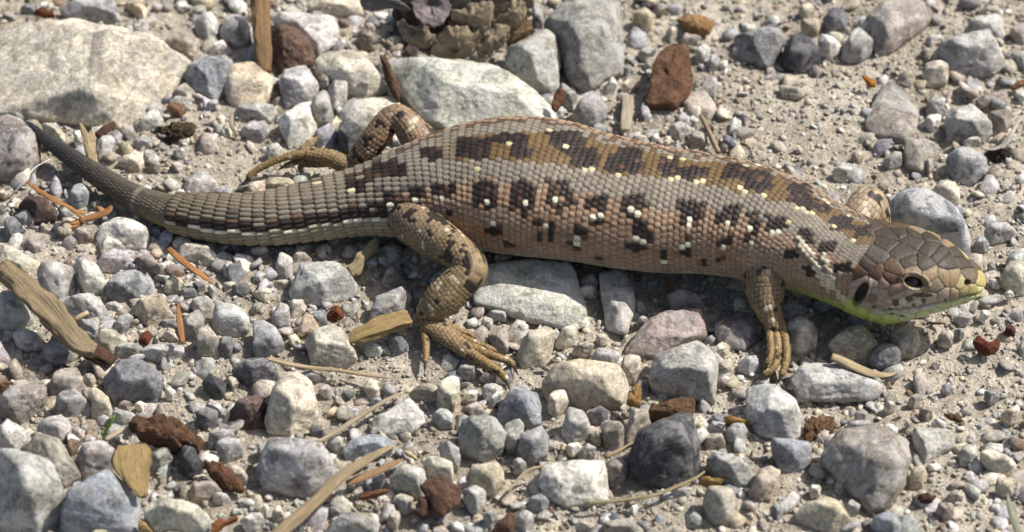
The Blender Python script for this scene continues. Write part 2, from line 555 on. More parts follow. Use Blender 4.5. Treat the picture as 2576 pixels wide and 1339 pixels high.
# tile colour height(mm) sharpness vein | outline | own label
STONES = """
B tn 2 14 .1|420,1080 500,970 640,955 850,1040 800,1130 560,1150|honey-yellow flat stone behind the tail beside the far hind foot
4 gr 2.2 14 .2|1370,120 1400,20 1500,-70 1600,-10 1690,120
0 cr 9 13 .35|-70,150 130,100 480,120 800,150 1010,210 1250,320 1450,470 1420,560 1290,700 1180,790 1060,890 700,915 300,905 -70,865|huge pitted cream limestone boulder beside the dark tail tip
0 bg 6 12 .7|430,70 560,-10 860,-20 900,100 925,170 780,150 500,130|dark grey stone with white veins resting behind the cream boulder
0 db 3 16 .1|150,60 220,20 290,60 270,105 160,105
0 tn 4 12 .2|930,20 1060,0 1120,90 1090,160 1010,100
0 wh 2.5 16 .3|1310,20 1390,10 1430,45 1380,80 1330,60
0 lg 4 18 .3|1470,190 1530,110 1590,80 1650,170 1640,260 1560,290 1480,250
0 lv 4.5 24 .2|1650,230 1720,80 1850,130 1900,210 1890,300 1790,350 1720,300|lavender-grey angular stone touching the brown upright stick
0 wh 2.5 10 .2|1570,400 1610,340 1680,300 1720,350 1650,390
0 ta 2.5 14 .3|1250,290 1400,210 1500,290 1480,420 1400,420 1290,340
0 bl 6 22 .6|1390,580 1430,470 1520,400 1640,440 1720,560 1700,720 1610,770 1460,690|blue-grey stone with a pale band between boulder and round tan stone
F tn 5 6 .3|575,160 640,150 690,195 688,240 650,275 580,270 556,225|rounded tan stone behind the elongated grey pebble
0 cr 3 12 .2|1290,710 1390,620 1480,740 1430,790 1330,740
0 gr 2 12 .3|1260,750 1350,720 1450,760 1440,830 1300,830
0 rs 2.5 10 0|1250,800 1330,765 1410,810 1370,900 1270,890|rusty brown crumbly stone beside the mossy soil clump
0 gn 3 9 .5|1010,950 1180,810 1240,900 1200,980 1050,1000|pale green translucent stone under the boulder edge
0 mv 7 20 .6|-60,850 150,890 260,1000 312,1110 310,1220 200,1360 -60,1345|taupe flat-topped stone with pale arcs under the tail tip
0 cr 2.5 14 .2|300,930 420,925 500,1040 480,1080 350,1000
0 wh 2.5 12 .2|555,1040 600,980 625,1090 570,1100
0 lg 3 24 .2|720,1050 830,1015 865,1060 830,1130 740,1200
0 gr 2 14 .3|890,980 1000,950 1030,1010 960,1060
0 lg 2.5 16 .4|1000,1070 1050,1020 1170,1070 1150,1120 1010,1110
0 cr 3 14 .2|870,1220 940,1170 1050,1150 1095,1230 1060,1280 950,1275
0 wh 2 14 .2|1085,1190 1120,1165 1205,1185 1190,1235 1100,1225
0 gr 2.5 14 .2|1300,1150 1340,1110 1400,1110 1390,1190 1340,1215
0 lg 1.5 10 .2|1285,1250 1330,1215 1390,1250 1350,1300
0 ta 2 20 .1|1090,1260 1150,1205 1210,1250 1190,1300
0 lg 3.5 20 .6|1805,990 1860,905 2020,930 2035,1000 1980,1050 1860,1045
0 gr 3.5 10 .2|1770,850 1850,790 1913,770 2060,790 2100,850 2040,925 1850,890|elongated grey pebble lying in front of the round tan stone
1 wh 4 18 .4|120,110 200,95 600,130 645,180 640,310 560,370 470,410 300,190|flat white stone behind the rounded brown bark nodule
1 cr 5 9 .5|450,540 470,440 560,380 700,370 850,420 940,560 1005,680 840,740 700,700 600,560|cream domed stone between grey pebbles and the bark sliver
1 lv 5 22 .2|195,590 250,510 350,465 420,540 495,640 490,700 400,770 250,810 200,700|lavender-grey block with a slanting front beside the cream domed stone
1 ta 2.5 12 .1|480,590 540,550 600,600 560,680 500,660
1 lg 4 22 .2|590,590 690,600 710,650 690,780 600,850 570,700
1 gr 4 18 .2|440,760 530,680 570,720 600,850 560,930 480,940 420,840
1 cr 3.5 12 .6|600,870 700,740 1000,715 1100,780 1180,870 1250,980 1100,1050 800,1000 650,930|flat cream stone behind the raised far knee
1 wh 5 20 .3|175,910 330,790 410,770 420,870 480,960 400,1060 260,1115 220,1000|off-white chunky stone above the stretched far hind foot
F gn 8 14 .9|968,148 1050,147 1215,158 1290,195 1370,245 1405,285 1400,330 1150,350 1060,300 1000,215|large mottled white slab between the cone and the lizard's back
1 dk 4 10 .1|650,920 720,890 830,980 760,1090 700,1150 640,1080|charcoal black stone leaning on the far knee
1 lg 2 12 .3|90,1110 180,1080 220,1110 190,1170 100,1190
1 cr 3 14 .2|400,60 480,-20 800,-30 830,60 700,110 500,110
2 gr 10 24 .5|270,170 480,-30 860,-30 870,250 800,480 740,620 600,700 480,600 400,450 350,300|large grey slab with a bright sloping face beside the cone
2 gr 8 26 .35|0,360 140,270 290,215 370,360 395,450 390,600 350,700 200,650 60,590 -20,470|dark grey angular rock wedged between cone and grey slab
2 bg 4 14 .5|180,30 260,60 270,180 200,200
2 gr 3 14 .2|400,620 530,730 490,810 420,780
2 bg 5 22 .4|490,850 560,750 680,680 740,780 750,880 680,940 590,950 490,900|blue-grey broken stone touching the lizard's back ridge
2 wh 2.5 14 .1|740,640 800,580 840,640 810,700 760,690
2 cr 2 10 .1|850,640 930,590 990,620 940,680 860,690
2 gr 2 14 .1|870,510 920,480 955,540 900,570
2 gr 2 12 .2|980,400 1050,350 1120,400 1020,460
2 ta 2 14 .2|1020,490 1080,460 1145,480 1080,540 1040,540
2 ta 2 18 .2|1300,270 1370,250 1460,280 1440,340 1310,350
2 wh 3 9 .3|1410,380 1480,330 1535,370 1500,470 1430,480
2 bg 2.5 12 .2|1500,480 1550,390 1600,440 1580,510 1510,525
2 db 5 22 .4|1700,250 1913,200 2060,210 2100,290 2040,400 1960,520 1780,430 1720,380|dark grey slab lying behind the orange-tan bark flake
2 ta 1.5 16 .3|1290,780 1400,680 1500,690 1590,820 1540,920 1430,870
2 tn 4 9 .4|940,100 1040,50 1120,120 1090,230 1030,250 960,170
2 cr 2.5 10 .1|1210,230 1260,200 1280,260 1220,310
2 bg 2.5 12 .2|1180,60 1250,20 1320,70 1290,120 1190,110
2 lg 3 16 .4|1210,960 1290,910 1380,940 1390,1010 1310,1060 1220,1020
2 ta 3 18 .2|1360,1060 1440,970 1510,1010 1490,1120 1380,1110
2 lg 1.8 12 .2|1370,900 1400,870 1445,910 1410,950 1370,930
2 wh 1.8 12 .1|1085,1045 1130,1005 1150,1070 1100,1080
2 cr 1.6 12 .1|1165,1070 1220,1040 1260,1070 1200,1100
2 ta 2 22 .1|1650,1000 1700,970 1913,960 1913,1080 1780,1090|thin taupe flake of stone lying behind the lizard's shoulder
2 gr 2 12 .2|1730,900 1780,840 1830,890 1790,950
3 dk 5 16 .2|155,400 190,290 260,235 400,330 460,430 300,530 200,500|charcoal stone beside a bright white pebble
3 wh 4 18 .1|420,300 500,260 605,340 580,400 520,440 430,380|bright white blocky pebble touching a charcoal stone
3 gr 4 18 .3|590,410 660,300 730,190 820,290 835,390 760,450 640,450
3 tn 3.5 9 .2|290,160 370,140 450,170 430,260 310,230
3 cr 3 9 .2|280,60 360,20 410,80 350,130 290,120
3 db 3.5 12 .2|460,140 540,50 650,110 640,220 500,250
3 mv 5 16 .25|790,100 900,-20 1250,-20 1300,100 1150,190 1050,300 980,400 900,420 840,370 870,220|big flat taupe slab sunk in bare sand behind the head
3 lg 2 8 .2|770,220 820,185 865,215 820,260
3 lg 8 24 .6|1290,320 1450,280 1690,220 1760,300 1820,410 1830,500 1750,560 1470,570 1400,470 1290,440|large pale grey ridge-backed stone beside a cream cube
3 lv 4 12 .4|1510,230 1630,140 1770,100 1830,160 1840,270 1750,290 1690,220 1550,260
3 cr 5 12 .1|1210,580 1240,470 1390,450 1415,560 1400,630 1260,640|cream cube-like stone against the pale ridge-backed stone
3 lg 2.5 14 .4|1230,300 1290,260 1320,310 1280,350
3 ta 1.8 9 .1|1190,400 1230,360 1270,400 1240,450
3 mv 1.8 12 .5|890,630 1040,610 1140,720 1190,830 1180,1000 1050,1090 900,1080 830,1020 760,960 870,800|flat translucent brown stone sunk level with the sand
3 lg 5 18 .5|1380,900 1450,820 1590,790 1660,850 1740,1020 1690,1070 1550,1060 1400,1040|light grey stone with a white pebble leaning on its foot
3 wh 2.5 10 .1|1520,1060 1650,1020 1660,1080 1540,1100
3 wh 3.5 14 .1|1225,920 1280,850 1350,900 1340,980 1270,1000
3 bg 5 22 .4|1390,1190 1480,1110 1620,1100 1700,1180 1710,1300 1600,1380 1440,1350 1390,1260|blue-grey faceted stone near the curled dry leaf stalk
3 ta 3 22 .3|1075,1060 1200,1045 1340,1060 1350,1150 1220,1300 1080,1250
3 gr 2 16 .3|910,1200 1060,1140 1060,1220 960,1260
3 tn 2 12 .2|670,1170 720,1130 775,1180 730,1230
3 lg 3 14 .3|530,1290 620,1220 720,1250 730,1300 640,1345 540,1330
3 ta 2 8 .2|1230,1220 1280,1190 1305,1260 1260,1310
3 ta 3 14 .2|1700,870 1800,810 1900,830 1890,930 1830,990 1720,910
3 mv 1.6 14 .3|1600,760 1700,700 1860,680 1860,780 1650,810
3 ta 2 12 .1|130,640 230,650 340,700 300,740 150,720
3 gr 3 14 .2|1270,730 1330,700 1400,850 1330,880 1240,830
3 mv 3 10 .4|1870,230 1920,190 1990,170 1990,340 1920,320
3 gr 3 14 .3|1880,400 1990,380 1990,510 1930,470
3 ta 2.5 12 .2|1620,80 1800,40 1810,100 1640,110
4 bl 5 9 .6|510,130 570,60 640,45 685,110 660,210 590,240 520,200|rounded pale blue-grey pebble beside the orange pine needle
4 mr 4 8 0|130,210 200,130 300,140 430,240 440,320 330,310 250,350 170,260|dark maroon porous stone beneath the orange pine needle
4 bg 3 16 .1|100,280 170,240 250,280 255,340 190,370 120,340
4 db 3.5 16 .1|25,380 60,290 130,330 190,390 90,470 30,440
4 gr 2 14 .2|-10,240 60,220 90,260 40,290
4 gr 2.5 14 .3|440,250 500,225 555,280 520,330 450,310
4 lg 2 8 .2|400,360 440,330 480,360 460,410 410,400
4 gr 2 12 .3|680,200 740,170 780,210 720,260
4 ta 4 18 .4|555,410 620,350 740,360 720,460 640,500 560,500
4 wh 5 12 .2|720,450 770,350 880,300 1000,310 1110,370 1140,450 1100,530 1000,540 880,430 740,540|white speckled rounded stone lying below the tail
4 wh 3 16 .2|750,520 850,430 940,520 850,560 760,560
4 lv 5 22 .4|720,640 800,540 920,540 1090,560 1050,620 970,710 760,710 725,670|lavender-grey stone in front of the white speckled stone
4 mv 4.5 24 .1|1010,620 1140,565 1200,650 1215,740 1100,730 1040,680
4 db 2 14 .2|1130,370 1230,400 1260,450 1180,470 1140,430
4 cr 4 12 .3|1310,560 1390,480 1560,520 1670,600 1640,650 1480,640 1350,600|off-white flat stone under the orange needle below the tail
4 lg 2.5 14 .2|1670,660 1740,630 1800,690 1750,750 1680,710
4 wh 1.8 8 .1|1240,600 1280,570 1315,610 1270,645
4 wh 1.8 12 .1|1180,650 1250,640 1240,710 1200,700
4 cr 2 12 .4|-20,530 60,500 300,640 320,680 200,740 60,650 -20,640|pale beige flat slab behind the thick weathered stick
4 lg 6.5 28 .9|270,720 340,630 420,660 555,670 560,720 510,830 450,950 330,860|white-veined grey stone leaning beside the thick weathered stick
4 wh 6.5 30 .2|555,700 560,640 600,605 660,620 740,730 800,780 810,850 690,890 620,830|pale wedge-shaped stone with a shaded flat side
4 bg 4.5 26 .5|780,880 820,790 1020,690 1080,710 1145,810 1050,920 850,930|striped blue-grey and dark slab stone below the tail
4 lg 5.5 18 .7|440,970 500,890 620,865 740,910 800,990 845,1060 800,1130 600,1100|bluish white stone against the thick weathered stick
4 lg 2.5 14 .5|600,1110 640,1070 720,1080 750,1130 720,1190 620,1160
4 lg 6 14 .7|-40,870 90,850 180,930 240,1060 150,1140 -40,1150|whitish grey rounded stone on the open side of the thick stick
4 lg 3 16 .4|90,1180 170,1130 260,1180 330,1230 240,1290 130,1290
4 tn 4.5 20 .2|970,990 1080,920 1200,890 1270,960 1300,1030 1180,1080 1110,1120 1060,1050|beige stone with a dark corner below the striped slab
4 lg 2.5 16 .4|790,950 860,930 930,970 900,1020 820,1000
4 bg 3 20 .4|830,1140 960,1020 1010,1050 980,1110 920,1170
4 dk 2 16 .1|1000,1040 1060,1030 1070,1080 1010,1090
4 cr 3 14 .2|1230,850 1240,780 1300,735 1390,770 1350,840 1270,880
4 db 3 18 .1|1345,870 1400,810 1500,860 1500,900 1380,930
4 db 2 16 .1|1440,800 1500,770 1550,830 1500,870
4 wh 2 10 .1|1560,840 1590,810 1640,870 1600,910
4 gr 3.5 18 .4|1440,930 1480,890 1590,910 1620,960 1590,1040 1530,1070 1450,1000
4 lg 6 10 1.|1590,1080 1620,960 1700,935 1830,980 1890,1070 1880,1150 1780,1190 1650,1180 1600,1140|oval grey stone crossed by a white vein
4 db 3 18 .1|1740,810 1850,790 1895,840 1830,900 1750,870
4 ta 5 24 .5|1350,1080 1440,1030 1500,1005 1540,1060 1530,1180 1470,1220 1380,1200
4 ta 5 26 .1|1480,1280 1560,1090 1610,1200 1640,1345 1480,1345|upright taupe splinter of stone beside an orange needle
4 db 3.5 14 .2|1630,1260 1740,1180 1760,1270 1740,1345 1650,1345
4 cr 4.5 16 .3|710,1220 760,1140 870,1150 960,1200 950,1240 860,1260 850,1330 740,1300|cream chipped stone near the lower end of the thick stick
4 gr 3 18 .2|860,1270 960,1240 1090,1300 1050,1345 870,1345
4 lg 3 14 .5|1060,1290 1250,1250 1390,1260 1400,1300 1200,1380 1060,1345
4 cr 2.5 14 .1|1240,1170 1310,1140 1350,1230 1220,1200
4 db 2.5 16 .1|600,1170 660,1150 720,1200 650,1230
4 bg 3 12 .3|320,1280 420,1200 560,1320 400,1390 330,1345
4 gr 2.5 12 .2|1210,1070 1330,1065 1330,1120 1230,1130
4 ta 2.5 18 .3|150,510 250,410 350,470 340,560 260,590
5 gr 7 20 .3|260,850 340,650 440,635 640,640 740,740 820,810 700,900 500,970 400,930 280,930|large flat-topped grey stone below the root of the tail
5 lg 3.5 12 .3|165,650 200,570 290,600 295,720 250,765 170,740
5 cr 3 18 .1|280,600 345,535 440,620 320,670
5 lg 2.5 12 .3|-10,720 70,700 105,750 60,805 -10,800
5 cr 2 12 .1|150,780 220,765 285,800 230,830 160,820
5 cr 2.5 16 .1|-20,860 130,830 140,880 80,930
5 lv 3.5 12 .3|130,1040 200,940 260,930 275,1050 270,1110 190,1130 130,1090
5 cr 3 10 .2|260,980 310,920 380,920 385,1000 290,1070
5 db 3 20 .2|390,1120 470,1020 540,990 560,1110 480,1150
5 gr 6 16 .4|860,1080 910,900 1030,850 1150,840 1200,900 1160,980 1050,1060 900,1110|rounded grey stone touching the yellow split wood chip
5 db 3.5 12 .1|1170,960 1200,860 1300,820 1240,1010
5 mv 3.5 20 0|950,790 1040,660 1120,760 1140,820 980,830|brown triangular stone in the shadow of the hind leg
5 wh 1.6 6 .1|820,960 845,935 870,960 850,995
5 cr 8 20 .2|390,1230 420,1170 560,1120 620,1180 690,1260 780,1310 790,1370 690,1420 430,1420 400,1300|chunky cream white stone below the yellow split wood chip
5 db 4 20 .2|1000,1210 1030,1160 1110,1180 1170,1270 1110,1320 1020,1290
5 wh 2.5 14 .1|815,1290 870,1240 985,1275 960,1330 830,1320
5 bg 4.5 16 .3|0,1060 90,1080 180,1190 240,1260 180,1330 0,1345
5 lg 2 12 .4|1710,1090 1740,1050 1810,1070 1790,1120 1720,1130
5 gr 2.5 16 .2|1750,1020 1850,990 1913,1010 1900,1070 1800,1060
5 ta 3 16 .3|1760,1190 1850,1130 1920,1100 1920,1290 1800,1280
6 gn 3.2 10 .9|-260,680 0,620 500,650 560,840 625,1030 600,1120 520,1150 300,1100 100,1040 -80,1000 -270,900|broad whitish slab under the lizard's belly
6 gn 2.8 12 .6|690,690 900,700 940,860 960,1000 900,1190 800,1160 720,1000 700,830|ribbed greenish beige slab under the belly beside the whitish slab
6 cr 2.2 10 .1|530,860 580,810 670,830 640,900 560,900
6 mv 3 20 .2|1195,880 1340,840 1430,930 1500,950 1470,1000 1330,980 1220,940|taupe brown stone in the shade under the lizard's chest
6 gr 2 14 .1|950,950 1010,920 1045,1000 980,1010
6 mv 3.5 20 .4|840,1290 1000,1120 1150,1040 1400,1000 1550,1050 1540,1160 1440,1160 1300,1280 1150,1345 850,1345|flat mauve slab between the belly and the broad grey stone
6 mv 3 20 .5|1560,1160 1650,1060 1850,970 1920,1000 1920,1200 1780,1300 1560,1240|mauve-grey slab behind the front toes
6 gr 2 14 .2|970,1090 1020,1040 1065,1070 1040,1110 980,1120
6 ta 3 16 .2|1320,1190 1400,1130 1500,1120 1470,1190 1380,1230 1320,1220
6 tn 6 18 .4|60,1345 130,1200 290,1110 370,1150 320,1280 250,1360 90,1400|tan ridged stone touching the hind toe tips
6 wh 2.5 16 .1|60,1110 100,1070 160,1150 110,1200
6 cr 3 20 .2|370,1240 450,1150 545,1080 510,1220 430,1260
6 cr 2 20 .1|660,1190 740,1175 755,1230 690,1250
6 ta 3 18 .2|485,1290 540,1230 650,1260 640,1310 560,1345
6 bg 3 20 .3|620,1345 680,1280 820,1290 850,1345 790,1420 640,1400
6 cr 2.5 12 .2|1550,1280 1620,1240 1680,1290 1640,1345 1570,1345
6 db 1.8 14 .1|1530,1210 1600,1190 1640,1220 1570,1240
7 bl 8.5 8 .8|930,220 1000,130 1170,70 1290,120 1420,190 1560,330 1600,480 1580,600 1400,560 1100,460 940,360|smooth oval blue-grey stone with white mottling behind the lizard's head
7 cr 3.5 18 .2|1270,90 1330,10 1420,0 1500,80 1500,170 1420,190 1310,130|beige flat-faced stone behind the oval blue-grey stone
7 lv 3 16 .5|1670,400 1760,340 1870,330 1950,410 1830,450 1720,470 1690,440|pale lavender stone with a brown underside beyond the snout
7 bg 2 12 .2|1600,490 1660,430 1720,500 1680,540 1610,530
7 lg 3.5 12 .4|1840,620 1900,540 1990,530 1990,640 1900,700
7 cr 5 16 .2|1800,740 1850,660 1930,610 1995,650 1995,840 1900,830 1820,790|cream white stone ahead of the lizard's snout
7 lg 1.8 12 .2|1710,760 1780,770 1800,810 1740,820
7 cr 5 12 .3|150,1120 260,1050 380,1070 440,1160 420,1270 280,1330 180,1250|cream translucent stone beside the front toes
7 gr 3 16 .3|160,960 250,920 350,990 330,1050 200,1040
7 tn 5 16 .2|520,1290 600,1170 720,1080 800,1140 890,1260 840,1345 560,1345|beige stone in the shadow under the throat
7 tn 4 14 .3|980,1150 1090,1090 1180,1150 1200,1240 1150,1345 1020,1345 980,1230|tan smooth stone under the chin
7 db 4 18 .3|830,1300 920,1240 1040,1260 1060,1330 1000,1410 880,1430 800,1345|dark blue-grey pebble between two tan stones beneath the head
7 cr 2.5 14 .2|1330,1190 1400,1140 1440,1180 1440,1260 1380,1250
7 bg 1.8 14 .2|1450,1160 1490,1130 1530,1170 1490,1210
7 gr 2.2 16 .3|1440,1060 1550,1000 1600,1040 1560,1090 1470,1100
7 wh 2 16 .2|1640,1040 1700,990 1730,1030 1690,1080
7 wh 1.6 10 .1|1830,870 1880,850 1910,890 1860,910
7 lg 1.6 10 .2|1700,660 1740,630 1770,680 1720,710
8 lg 12 16 .9|-80,720 0,700 200,760 380,900 500,1040 440,1150 300,1360 -80,1360|big white and grey mottled stone beside a large blue-grey one
8 bl 12 14 .5|370,1360 480,1080 600,970 820,870 960,960 1070,1060 1060,1200 1030,1360|large smooth blue-grey stone beside the big mottled stone
8 cr 8 18 .4|1080,1100 1180,1060 1400,1110 1530,1200 1610,1290 1560,1360 1200,1360 1070,1200|long cream stone with a flat white top near the yellow chip
8 lg 4.5 14 .4|270,560 330,480 450,450 540,500 520,620 480,670 300,640
8 ta 7 20 .4|150,720 260,600 380,580 480,680 560,830 620,910 480,1000 350,830|beige-grey oblong stone leaning over the big mottled stone
8 lg 4 14 .3|-20,560 60,480 160,540 220,620 130,730 -20,690
8 lv 6 16 .6|560,790 640,640 760,625 890,690 860,860 720,890 640,920 570,850|grey and pinkish stone touching the yellow split chip
8 ta 5 20 .5|-20,330 180,210 300,160 360,250 340,330 220,400 150,510 -20,430|dark taupe banded stone with curved pale streaks
8 ta 4 18 .4|360,230 420,120 590,80 630,190 560,260 470,290 380,310
8 gr 4 18 .6|410,380 460,300 560,240 650,300 690,390 540,460 430,440
8 cr 4 20 .1|665,270 720,235 780,290 850,390 840,430 680,440|cream tapering pebble beside the dark blue-grey block
8 db 9 18 .3|770,150 820,50 950,20 1130,70 1240,160 1220,260 1170,330 1070,340 950,290 850,340 790,260|dark blue-grey block with a notched front near the stick end
8 cr 2.2 12 .1|630,150 690,130 730,180 700,230 640,210
8 wh 2.2 14 .1|1240,260 1280,240 1330,270 1310,320 1250,310
8 cr 2 10 .1|1015,370 1060,345 1110,370 1080,430 1030,410
8 mv 2 12 .1|890,370 940,340 990,360 970,410 900,400
8 lg 3 18 .5|850,470 870,400 1030,450 1030,490 930,540 860,530
8 ta 2.5 12 .3|540,590 580,530 640,570 640,640 580,640
8 br 2.5 9 .1|490,690 530,620 620,650 580,720 530,760
8 gr 4 14 .5|1140,780 1180,700 1290,690 1310,780 1220,870 1140,860
8 dk 5 22 .2|1310,790 1380,690 1440,670 1500,760 1540,900 1430,930 1380,870|charcoal angular stone below the ragged reddish bark piece
8 db 3.5 14 .2|1470,430 1560,390 1650,420 1660,530 1560,560 1490,500
8 dk 3 12 .1|1520,210 1580,120 1650,150 1710,240 1690,300 1600,290
8 db 4.5 22 .5|1745,120 1850,20 1960,10 2060,70 2120,170 2000,210 1900,240|dark slate stone with a white vein beside a dry grass stalk
8 lg 4 14 .7|1640,660 1700,620 1830,640 1840,720 1720,810 1640,750
8 gr 3 14 .5|1550,620 1640,560 1760,550 1780,600 1680,680 1570,690
8 cr 2.5 20 .1|1710,890 1790,830 1880,930 1870,960 1740,950
8 ta 4 12 .3|1430,1050 1480,970 1600,930 1690,1010 1570,1090 1440,1100
8 lg 2 12 .3|1600,1070 1660,1030 1740,1080 1680,1120
8 wh 3 14 .1|1810,1250 1860,1190 1980,1190 2010,1260 1940,1310 1840,1300
8 lg 2.5 18 .3|1540,370 1620,350 1700,430 1680,460
8 mr 5 16 .1|1690,470 1780,380 1930,280 2030,300 2000,540 1800,520|dark maroon stone in the shadow of the tall white stone
8 cr 2 12 .1|1710,170 1750,160 1810,210 1760,260
9 cr 8 18 .2|80,500 110,360 240,130 300,105 400,170 460,330 505,420 480,480 350,560 240,605 100,580|tall cream white stone with a lavender upper face
9 lv 9 10 1.|10,860 60,780 90,640 140,610 280,640 480,660 610,770 635,870 620,930 450,1040 250,1030 60,1000|big oval lavender stone laced with white veins
9 gr 3 14 .2|20,680 80,640 150,700 100,770 30,770
9 bl 4 12 .2|655,690 800,610 950,600 1050,640 1060,690 900,760 680,770|slate grey lens-shaped stone touching the tip of the straw blade
9 lg 2.2 16 .4|880,560 900,480 1080,370 1180,330 1240,430 1310,470 1230,520 1200,590 1000,600|pale grey stone sunk in sand beneath the dry stalk
9 cr 5 14 .2|1390,340 1430,240 1480,160 1550,155 1565,330 1500,420 1400,370|cream pear-shaped pebble standing below the hind toes
9 gr 6.5 18 .5|1550,590 1570,480 1700,440 1840,450 1915,560 1890,690 1780,760 1700,780 1560,690|squarish grey stone with white crystals
9 lg 4 20 .6|1390,680 1470,650 1540,700 1565,800 1540,850 1440,790
9 cr 4.5 14 .2|1270,810 1340,755 1460,800 1520,880 1510,960 1400,940 1310,900|cream pebble behind the broken brown bark chip
9 gn 4.5 20 .3|1025,940 1080,840 1160,820 1290,870 1310,940 1260,1050 1140,1000|pale greenish grey stone beside the broken brown bark chip
9 bg 3 14 .2|890,950 970,870 1010,940 960,1000
9 tn 4 10 .3|1590,940 1650,840 1800,800 1890,860 1900,940 1820,1030 1700,1000|translucent tan quartz stone dusted with sand
9 lg 3.5 14 .4|1570,1020 1640,970 1740,1040 1760,1100 1690,1180 1600,1090
9 cr 2 16 .2|820,250 870,165 930,180 960,330 860,300
9 lv 1.8 14 .1|485,270 540,220 590,280 560,320
9 gr 1.6 12 .3|340,130 440,110 570,165 480,200 400,190
9 db 2.5 12 .1|415,560 450,520 540,580 530,640 450,640
9 ta 2.5 16 .2|1190,270 1280,210 1410,260 1390,330 1280,310
9 gr 3 18 .2|1520,130 1560,65 1700,90 1690,160 1550,155
9 ta 2.5 18 .1|1700,170 1760,115 1840,170 1780,205
9 lg 3 12 .2|1720,260 1800,210 1880,240 1860,290 1740,340
9 lg 3 12 .3|1770,370 1830,280 1885,270 1870,320 1790,390
9 ta 2.5 18 .2|1560,400 1690,350 1760,430 1650,460
9 gr 2.5 14 .4|1340,460 1400,400 1500,430 1510,520 1400,530
9 cr 2.2 14 .2|1570,330 1650,260 1700,270 1680,330 1600,350
9 gr 5 16 .5|510,1360 620,1220 700,1180 820,1230 960,1270 940,1360
9 ta 3 20 .2|1000,1260 1060,1170 1110,1210 1080,1290
9 wh 2 10 .1|50,1170 90,1120 125,1160 100,1220
9 cr 2 14 .1|130,1200 190,1130 240,1220 170,1240
9 gr 2.5 18 .3|1060,1090 1100,1050 1190,1130 1150,1180 1090,1150
9 bg 2.5 14 .2|560,1160 620,1130 660,1190 600,1220
9 gr 2.5 14 .3|1720,1200 1800,1170 1860,1230 1780,1290
9 gr 2.5 14 .3|540,650 660,610 680,690 620,730
10 tn 6.5 14 .35|250,180 330,80 440,30 600,60 760,130 890,140 940,200 920,290 870,370 750,380 560,340 460,300 260,230|large tan limestone block with a rounded front edge
10 gr 6 22 .4|1060,170 1100,50 1230,-50 1420,-120 1560,-40 1600,60 1575,200 1575,340 1440,330 1330,290 1080,230|broad grey flat-topped stone overhanging a brown bark piece
10 dk 11 22 .3|900,830 1000,640 1120,500 1300,410 1370,500 1430,640 1460,720 1400,900 1270,980 1130,990 960,920|large charcoal stone with a pointed ridge and bright right facet
10 wh 5.5 16 .3|225,940 260,860 380,800 560,780 740,790 760,920 740,1060 620,1120 450,1150 300,1080|flat bright white stone with a lens outline beside a dry stem
10 bl 7 26 .4|-80,420 0,280 60,210 110,205 190,260 250,380 260,520 170,550 60,470|blue-grey stone with one white sunlit edge
10 bg 4.5 14 .5|80,680 120,580 250,530 320,600 310,740 200,810 70,740
10 gr 4 18 .2|-20,520 80,490 130,560 60,720 -20,700
10 lg 4.5 22 .3|410,530 460,390 570,430 630,520 620,590 490,640 430,590
10 ta 4.5 20 .2|700,510 780,490 870,530 880,630 840,690 730,660
10 ta 5 28 .3|885,630 930,370 1000,430 1070,510 980,590|beige-grey triangular stone beside the pointed charcoal stone
10 ta 2.5 22 .1|610,620 690,550 710,630 690,670
10 wh 2.2 14 .1|430,680 540,655 560,700 490,750 450,730
10 gr 3 16 .3|530,740 590,660 670,700 660,770 550,780
10 ta 4 20 .5|745,830 850,755 910,860 890,940 770,980
10 cr 3.5 10 .1|300,390 340,270 440,260 465,350 370,450 310,420
10 db 3 16 .2|600,440 700,380 760,440 720,500 620,470
10 ta 8 8 .3|1470,1090 1510,1000 1620,980 1720,1030 1730,1130 1700,1270 1610,1290 1500,1210|barrel-shaped tan-grey banded pebble
10 gr 4.5 16 .7|1480,790 1540,730 1660,740 1780,800 1880,920 1840,990 1740,990 1650,930 1520,860|long grey stone with a white end beside a small yellow chip
10 lg 3 14 .5|1640,580 1700,510 1800,510 1850,580 1790,660 1690,660
11 lg 6.5 20 .35|-120,330 -80,240 0,225 140,240 240,360 290,440 300,590 240,655 130,580 -20,590 -120,450|pale grey faceted stone below the front toes
10 cr 2.5 12 .2|1390,500 1450,450 1490,540 1460,600 1400,570
10 lv 2 12 .2|1515,540 1570,490 1645,510 1630,580 1530,580
10 wh 2 12 .1|1600,190 1650,150 1685,190 1640,235
10 bg 3 20 .3|1730,90 1790,10 1880,0 1910,60 1820,130
10 cr 3 16 .2|1590,60 1690,20 1710,110 1690,170 1590,150
10 cr 4 16 .2|850,90 880,0 1000,0 1010,120 960,180 860,160
10 gr 2.5 14 .3|1220,1040 1320,990 1400,1000 1370,1080 1260,1070
10 ta 2 14 .2|1480,600 1620,590 1650,660 1500,700
10 mv 4 16 .3|680,1310 750,1250 930,1240 1040,1310 1000,1365 720,1365
10 ta 3 14 .2|500,1290 560,1250 660,1290 600,1345
10 gr 3 12 .2|60,1250 120,1170 190,1190 200,1260 130,1320
10 bg 3 16 .3|150,1130 230,1040 320,1110 260,1170
10 tn 4.5 18 .3|1820,1040 1870,930 1960,810 2070,870 2040,960 1990,1100 1900,1100
10 wh 1.8 10 .1|920,1160 960,1125 995,1160 950,1200
10 gr 2 10 .2|40,790 100,770 150,830 110,880 50,850
11 lg 3.2 16 .9|190,130 270,60 440,30 560,60 700,140 950,220 900,310 700,330 450,340 270,320 230,250|broad bluish white slab sunk in sand beside the front toes
11 bl 5.5 16 .2|70,640 180,630 390,650 380,800 300,870 180,860 110,780|dark blue stone beside the crumbled brown bark
